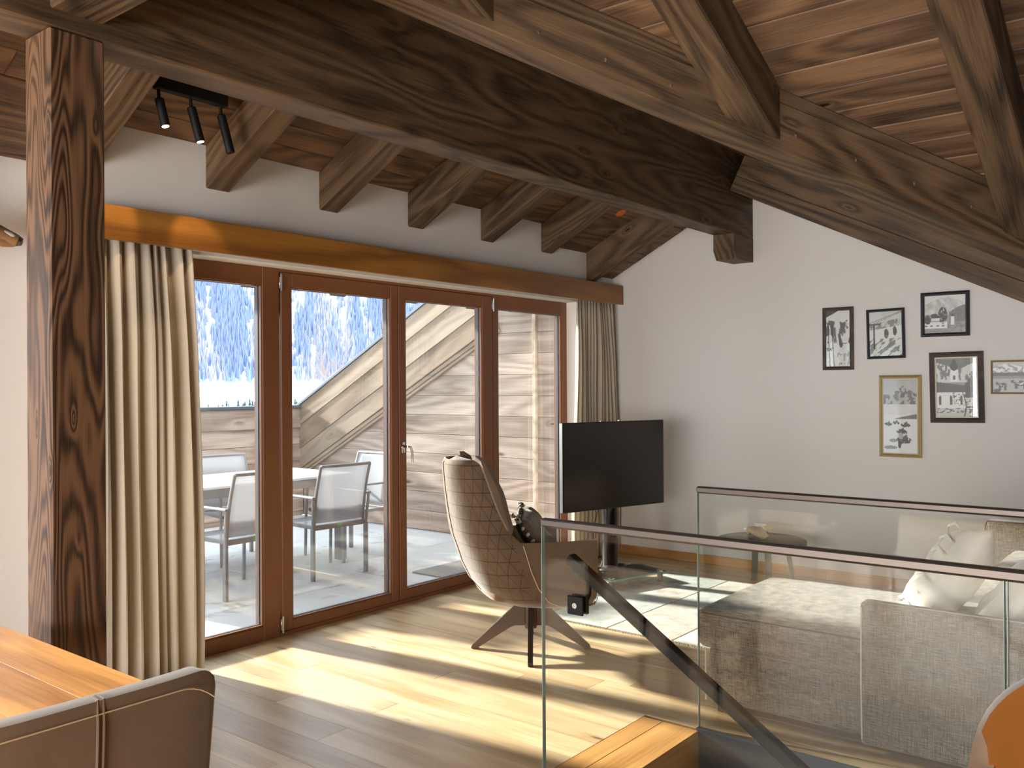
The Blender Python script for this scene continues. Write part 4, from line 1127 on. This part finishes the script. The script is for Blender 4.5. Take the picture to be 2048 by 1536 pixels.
# ------------------------------------------------------------------ mounted animal head at the left edge
hd = tag(empty('mounted_head', (1.30, 4.655, 2.1)), 'mounted chamois head on the left wall, only its dark muzzle in view', 'trophy')
def loft(pts, name, mat, par, seg=16, **k):
    return obj(name, MB().tube([p for p, r in pts], [r for p, r in pts], seg, flat=k.get('flat', 1)), mat, par, I4, smooth=True)
tip = Vector((1.795, 4.38, 2.185)); bk = Vector((1.47, 4.42, 2.285))
dv = (tip-bk)
obj('plaque', MB().lathe([(.13, 0), (.14, .01), (.13, .022)], (0, 0, 0), 24), M['table'], hd, Matrix.Translation((1.36, 4.655, 2.10)) @ Matrix.Rotation(R(90), 4, 'X'), smooth=True)
loft([((1.36, 4.64, 2.08), .085), ((1.38, 4.56, 2.13), .08), ((1.42, 4.46, 2.20), .07), ((1.47, 4.42, 2.26), .062)], 'neck', M['fur'], hd)
loft([(bk-dv*.12, .03), (bk, .062), (bk+dv*.3, .060), (bk+dv*.6, .045), (bk+dv*.85, .036), (bk+dv*.97, .030), (bk+dv*1.0, .018)], 'head', M['fur'], hd)
loft([(bk+dv*.55+Vector((0, -.02, -.03)), .02), (bk+dv*.8+Vector((0, -.006, -.028)), .024), (bk+dv*.93+Vector((0, 0, -.018)), .016)], 'jaw', M['fur'], hd)
loft([(bk+dv*.45+Vector((0, 0, .036)), .022), (bk+dv*.75+Vector((0, 0, .025)), .022), (bk+dv*.96+Vector((0, 0, .014)), .02), (bk+dv*1.02+Vector((0, 0, .0)), .024), (bk+dv*1.05, .012)], 'nose', M['nose'], hd)
loft([(bk+dv*.78+Vector((0, -.026, .014)), .010), (bk+dv*.88+Vector((0, -.022, .012)), .014), (bk+dv*.95+Vector((0, -.018, .008)), .008)], 'white_muzzle_patch', M['whitefur'], hd)
for s in (-1, 1):
    loft([(bk+Vector((-.02, .025*s, .05)), .012), (bk+Vector((-.02, .035*s, .15)), .009), (bk+Vector((-.05, .04*s, .19)), .006), (bk+Vector((-.08, .042*s, .17)), .002)], 'horn', M['horn'], hd, 8)
    loft([(bk+Vector((-.03, .05*s, .03)), .012), (bk+Vector((-.05, .085*s, .06)), .02), (bk+Vector((-.07, .11*s, .09)), .003)], 'ear', M['fur'], hd, 8, flat=.4)

# ------------------------------------------------------------------ terrace
deck = empty('terrace_floor', (4, 6, 0), kind='structure')
t = .5915
xs = [3.667+t*i for i in range(-7, 6)]; ys = [5.245+.595*j for j in range(-1, 7)]
tme = MB().box(.002, t-.002, .002, .593, -.03, 0, .002).mesh('tile', M['tile'])
for x in xs:
    for y in ys:
        if x > 6.6 or y > 8.4: continue
        o = bpy.data.objects.new('stone_tile', tme); link(o, deck, Matrix.Translation((x, y, -.001+random.uniform(-.0008, .0008))))
tms = MB().box(.002, t-.002, .0, .131, -.03, 0, .002).mesh('tile', M['tile'])
for x in xs:
    if x < 6.6: link(bpy.data.objects.new('stone_tile', tms), deck, Matrix.Translation((x, 4.517, -.001)))
obj('deck_base', MB().box(-1, 6.9, 4.5, 8.6, -.2, -.034), M['spacer'], deck, I4)
XS = 6.64
side = empty('wall_terrace_side', (XS, 6, 0), kind='structure')
obj('backing', MB().prism([(0, 0), (3.9, 0), (3.9, 1.2), (1.0, 2.7), (0, 2.7)], 0, .1), M['siding'], side, Matrix(((0, 1, 0, XS+.026), (1, 0, 0, 4.58), (0, 0, 1, 0), (0, 0, 0, 1))))
for j in range(13):
    z0, z1 = .2*j+.008, .2*(j+1)+.008
    ym = min(8.47, 8.456-(z1-.797)/.52) if z1 > .79 else 8.47
    if ym < 5.3: ym = 5.3
    obj('siding_board', MB().box(0, ym-4.60, -.0, .024, .0015, .1985, .003), M['siding'], side, axes((XS, 4.60, z0), (0, 1, 0)).copy() @ Matrix.Translation((0, -.024, 0)))
obj('corner_trim', MB().box(XS-.03, XS+.02, 5.012, 5.05, 0, 2.35, .003), M['siding'], side, I4)
# three overlapping verge boards + ledge, following the roof slope
lines = [((8.475, 1.263), .0), ((8.467, 1.058), 0), ((8.456, .797), 0), ((8.431, .579), 0)]
sl = -.518; dvg = Vector((0, -1, -sl)).normalized()
def vz(line, y): (yy, zz), _ = lines[line]; return zz+(y-yy)*sl
for k in range(3):
    hgt = (vz(k, 7)-vz(k+1, 7))
    T = axes((XS-.012-.0, 8.46, vz(k+1, 8.46)), dvg)
    off = .040-.010*k
    obj('verge_board', MB().box(-.0, 3.35, -off-.03, -off+.0, .0-.014, hgt*dvg.y*-1+.004, .004), M['verge'], side, T)
T = axes((XS-.012, 8.46, vz(3, 8.46)), dvg)
obj('verge_ledge', MB().box(-.1, 3.35, -.035, .02, -.055, -.014, .004).box(-.1, 3.35, -.02, .02, -.085, -.055, .003), M['verge'], side, T)
T = axes((XS-.012, 8.49, vz(0, 8.49)), dvg)
obj('verge_flashing', MB().box(0, 3.5, -.085, .20, .004, .034, .003), M['flash'], side, T)
par = empty('wall_terrace_back', (3, 8.47, 0), kind='structure')
YP = 8.47
obj('top_board', MB().box(0, 7.6, -.03, .0, 0, .225, .004), M['siding'], par, axes((-1, YP-.012, 1.033), (1, 0, 0)))
for z0, z1 in ((.838, 1.036), (.643, .836), (.448, .641), (.253, .446), (.058, .251)):
    obj('siding_board', MB().box(0, 7.62, -.012, .012, .001, z1-z0-.001, .003), M['siding'], par, axes((-1, YP, z0), (1, 0, 0)))
obj('backing', MB().box(-1, 6.7, YP+.014, YP+.16, 0, 1.25), M['siding'], par, I4)
obj('parapet_flashing', MB().box(-1, 6.7, YP-.07, YP+.2, 1.258, 1.292, .003), M['flash'], par, I4)
tag(obj('doormat', MB().box(5.08, 5.85, 4.72, 5.11, .001, .012, .002), M['rubber']), 'grey doormat on the terrace tiles outside the doors', 'doormat')

# outdoor table and chairs
ot = tag(empty('terrace_table', (4.2, 6.4, 0)), 'white-topped outdoor table with grey aluminium legs on the terrace', 'table')
tx0, tx1, ty0, ty1 = 3.05, 5.22, 5.98, 6.88
obj('table_top', MB().box(tx0, tx1, ty0, ty1, .728, .748, .003), M['ttop'], ot, I4)
ap = MB().box(tx0+.03, tx1-.03, ty0+.03, ty0+.05, .655, .727, .002).box(tx0+.03, tx1-.03, ty1-.05, ty1-.03, .655, .727, .002).box(tx0+.03, tx0+.05, ty0+.05, ty1-.05, .655, .727, .002).box(tx1-.05, tx1-.03, ty0+.05, ty1-.05, .655, .727, .002)
obj('apron', ap, M['alu'], ot, I4)
for x in (tx0+.09, 4.20, tx1-.09):
    for y in (ty0+.06, ty1-.07):
        if x == 4.20 and y < 6.3: continue
        o = obj('leg', MB().box(x-.038, x-.002, y-.038, y+.038, 0, .654, .002).box(x+.002, x+.038, y-.038, y+.038, 0, .654, .002), M['alu'], ot, I4)
def deck_chair_proto():
    r = empty('terrace_chair'); 
    hw = .235
    obj('seat', MB().grid(lambda u, v: ((u-.5)*2*(hw-.01), .02+.44*v, .415+.012*v-.012*math.sin(math.pi*u)), 9, 9), M['mesh'], r, smooth=True)
    bk = MB().grid(lambda u, v: ((u-.5)*2*(hw-.012), -.005-.10*v-.018*math.sin(math.pi*u)*(1)+.02*math.sin(v*3.1), .44+.445*v), 9, 12)
    o = obj('back_mesh', bk, M['mesh'], r, smooth=True); m = o.modifiers.new('s', 'SOLIDIFY'); m.thickness = .004
    for s in (-1, 1):
        pts = [(s*hw, -.005-.10*v+.02*math.sin(v*3.1), .40+.49*v) for v in [i/8 for i in range(9)]]
        obj('back_post', MB().tube(pts, .0125, 8), M['alu'], r, smooth=True)
        obj('leg', MB().box(-.013, .013, -.018, .018, 0, .40, .003), M['alu'], r, axes((0, 0, 0), (1, 0, 0)) @ Matrix(((1, 0, 0, s*(hw+.02)), (0, 1, -.16*0, -.02), (0, 0, 1, 0), (0, 0, 0, 1))))
        obj('leg', MB().tube([(s*(hw+.03), .46, .64), (s*(hw+.035), .475, .40), (s*(hw+.035), .485, 0)], .0135, 8), M['alu'], r, smooth=True)
        obj('armrest', MB().box(s*(hw+.03)-.02, s*(hw+.03)+.02, -.06, .48, .635, .652, .005), M['alu'], r)
        obj('seat_rail', MB().box(s*hw-.012, s*hw+.012, -.02, .47, .395, .422, .003), M['alu'], r)
        obj('arm_post', MB().tube([(s*(hw+.02), -.02, .38), (s*(hw+.03), -.045, .64)], .0125, 8), M['alu'], r, smooth=True)
    obj('cross_bar', MB().box(-hw, hw, -.015, .01, .385, .425, .003).box(-hw, hw, .445, .47, .39, .42, .003), M['alu'], r)
    cv = [((u-.5)*2*hw, -.105-.018*math.sin(math.pi*u), .888) for u in [i/8 for i in range(9)]]
    obj('top_bar', MB().tube(cv, .0125, 8), M['alu'], r, smooth=True)
    obj('tag_patch', MB().box(-.022, .022, -.0165, -.0145, .392, .418, .003), M['green'], r, label='small green tag')
    return r
pc = deck_chair_proto()
spots = [((3.86, 5.50, 0), 2, 'pale mesh garden chair at left, its back turned to the doors beside the curtain'), ((4.65, 5.50, 0), -4, 'pale mesh garden chair seen from behind through the middle door pane'),
         ((5.52, 6.13, 0), 88, 'pale mesh garden chair at the end of the terrace table against the timber wall'), ((4.60, 6.97, 0), 172, 'bluish mesh garden chair on the far side of the terrace table')]
for i, (loc, rz, lab) in enumerate(spots):
    T = Matrix.Translation(loc) @ Matrix.Rotation(R(rz), 4, 'Z')
    c = pc if i == 0 else copy_tree(pc, None, T)
    if i == 0: c.matrix_basis = T; WM[c.name] = T
    tag(c, lab, 'chair', 'garden chairs on the terrace')

# ------------------------------------------------------------------ valley and snowy mountain
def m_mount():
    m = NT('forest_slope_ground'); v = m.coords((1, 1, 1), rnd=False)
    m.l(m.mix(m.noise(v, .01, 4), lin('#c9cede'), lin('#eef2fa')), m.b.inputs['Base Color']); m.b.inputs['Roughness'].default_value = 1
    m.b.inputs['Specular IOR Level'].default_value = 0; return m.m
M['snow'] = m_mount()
M['field'] = plain('snow_field', lin('#f2f4f8'), 1, spec=0)
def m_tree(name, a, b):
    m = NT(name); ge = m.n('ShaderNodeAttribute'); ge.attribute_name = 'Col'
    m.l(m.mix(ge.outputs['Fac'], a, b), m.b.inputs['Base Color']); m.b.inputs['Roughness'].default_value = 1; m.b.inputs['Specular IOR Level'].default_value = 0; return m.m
M['spruce'] = m_tree('haze_tinted_conifers', lin('#8c9cc2'), lin('#c2bbcc'))  # blue haze of distance mixed into both tree colours
M['spruce2'] = plain('dark_conifer_needles', lin('#3a4f52'), 1, spec=0, nscale=3, namp=.3)
M['birch'] = plain('bare_birch_bark', lin('#8f7f78'), .9, nscale=1, namp=.2)
def polar(r, a): return (r*math.cos(a), r*math.sin(a))
AZ0, AZ1 = R(18), R(92)
def ground_z(r, a):
    if r < 950: return -8+14*r/950
    base = 6+.60*(r-950)
    n = fbm(a*9, r*.0016, 4, 3.1)
    return base*(1)+n*60*min(1, (r-950)/300)
fieldm = MB().grid(lambda u, v: (*polar(30+920*v, AZ0+(AZ1-AZ0)*u), ground_z(30+920*v, 0)-(0 if v > 0 else 0)), 40, 24)
tag(obj('snow_field', fieldm, M['field'], smooth=True), kind='structure')
mt = MB().grid(lambda u, v: (*polar(949+900*v, AZ0+(AZ1-AZ0)*u), ground_z(949+900*v, AZ0+(AZ1-AZ0)*u)), 150, 60)
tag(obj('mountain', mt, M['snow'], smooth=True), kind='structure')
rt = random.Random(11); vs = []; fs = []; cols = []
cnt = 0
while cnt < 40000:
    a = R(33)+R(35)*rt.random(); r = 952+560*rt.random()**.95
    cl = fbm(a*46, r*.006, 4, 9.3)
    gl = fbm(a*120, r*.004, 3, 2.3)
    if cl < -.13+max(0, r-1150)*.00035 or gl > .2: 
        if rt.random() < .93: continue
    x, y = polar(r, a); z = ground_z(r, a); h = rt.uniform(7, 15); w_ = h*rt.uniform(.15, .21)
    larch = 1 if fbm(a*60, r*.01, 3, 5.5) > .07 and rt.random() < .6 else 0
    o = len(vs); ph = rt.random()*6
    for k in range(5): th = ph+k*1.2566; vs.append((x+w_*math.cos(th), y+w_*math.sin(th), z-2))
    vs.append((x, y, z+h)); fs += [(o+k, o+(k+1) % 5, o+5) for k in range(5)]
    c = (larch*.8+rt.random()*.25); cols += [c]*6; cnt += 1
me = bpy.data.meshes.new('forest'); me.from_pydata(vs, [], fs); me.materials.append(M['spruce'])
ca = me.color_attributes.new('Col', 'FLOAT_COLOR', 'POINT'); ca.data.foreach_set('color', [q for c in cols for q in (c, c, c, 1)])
fo = bpy.data.objects.new('mountain_forest', me); link(fo); tag(fo, 'dense haze-tinted blue conifer forest covering the mountainside', 'forest', None, 'stuff')
# row of dark conifers at the near edge of the snow field
def conifer(x, y, z, h, lab):
    r = tag(empty('conifer', (x, y, z)), lab, 'tree', 'small dark conifers on the snow field')
    mb = MB()
    for k in range(5):
        zz = z+h*(.08+.18*k); rr = h*.24*(1-k*.18); mb.lathe([(rr, 0), (rr*.35, h*.16), (.01, h*.27)], (x, y, zz), 8)
    obj('foliage', mb, M['spruce2'], r, I4); obj('trunk', MB().tube([(x, y, z-.5), (x, y, z+h*.12)], h*.02, 6), M['horn'], r, I4)
rc = random.Random(5); CON = []
for k in range(44):
    a = R(50.1+8.6*k/44+rc.uniform(-.06, .06)); rr = rc.uniform(180, 222)
    hh = rc.uniform(2.2, 4.3)*(.75 if a > R(57) else 1)*(1.25 if a < R(51.5) else 1)
    if R(50.9) < a < R(52.9) or R(54.6) < a < R(58.1): CON.append((-a, rr, hh))
CON.sort()
for k, (na, rr, hh) in enumerate(CON):
    a = -na; left = a > R(54); idx = k if left else k-sum(1 for c in CON if -c[0] > R(54))
    ordn = 'first second third fourth fifth sixth seventh eighth ninth tenth eleventh twelfth thirteenth fourteenth fifteenth sixteenth seventeenth eighteenth nineteenth twentieth twenty-first twenty-second twenty-third'.split()[idx]
    x, y = polar(rr, a); conifer(x, y, ground_z(rr, a), hh, 'small dark conifer above the parapet, %s from the left in the %s pane' % (ordn, 'leftmost' if left else 'second'))
# bare birch beyond the parapet
bt = tag(empty('birch_tree', (60.5, 69.5, -8)), 'large bare birch beyond the sloping terrace wall', 'tree')
rb = random.Random(3); trunk = MB(); tw_ = MB()
def branch(p, d, L, r, dep):
    pts = [p]; dd = d.copy()
    for k in range(4):
        dd = (dd+Vector((rb.uniform(-.13, .13), rb.uniform(-.13, .13), .03))).normalized(); pts.append(pts[-1]+dd*L/4)
    (trunk if dep < 2 else tw_).tube(pts, [r*(1-.15*k) for k in range(5)], 5 if dep < 3 else 3, cap=False)
    if dep >= 5: return
    for k in range(3 if dep > 0 else 7):
        t = rb.uniform(.35, 1); q = pts[min(4, int(t*4)+0)]
        nd = (dd+Vector((rb.uniform(-.8, .8), rb.uniform(-.8, .8), rb.uniform(-.1, .7)))).normalized()
        branch(q, nd, L*rb.uniform(.55, .75), max(.014, r*.5), dep+1)
branch(Vector((60.5, 69.5, -8)), Vector((0, 0, 1)), 8.5, .20, 0)
obj('trunk_and_boughs', trunk, M['birch'], bt, I4)
tag(obj('twigs', tw_, M['birch'], bt, I4), kind='stuff')
# lattice pylon
py = tag(empty('power_pylon', (*polar(700, R(56.7)), 0)), 'thin lattice power pylon at the foot of the mountain', 'pylon')
px_, py_ = polar(700, R(56.7)); zb_ = ground_z(700, 0); pm = MB()
for sx in (-1, 1):
    for sy in (-1, 1): pm.tube([(px_+2.2*sx, py_+2.2*sy, zb_), (px_, py_, zb_+34)], .14, 4)
obj('mast', pm, M['alu'], py, I4)
pa = MB()
for hz, wz in ((22, 7), (27, 5.5), (31, 4)): pa.tube([(px_-wz*.8, py_+wz*.55, zb_+hz), (px_+wz*.8, py_-wz*.55, zb_+hz)], .14, 4)
obj('cross_arm', pa, M['alu'], py, I4)
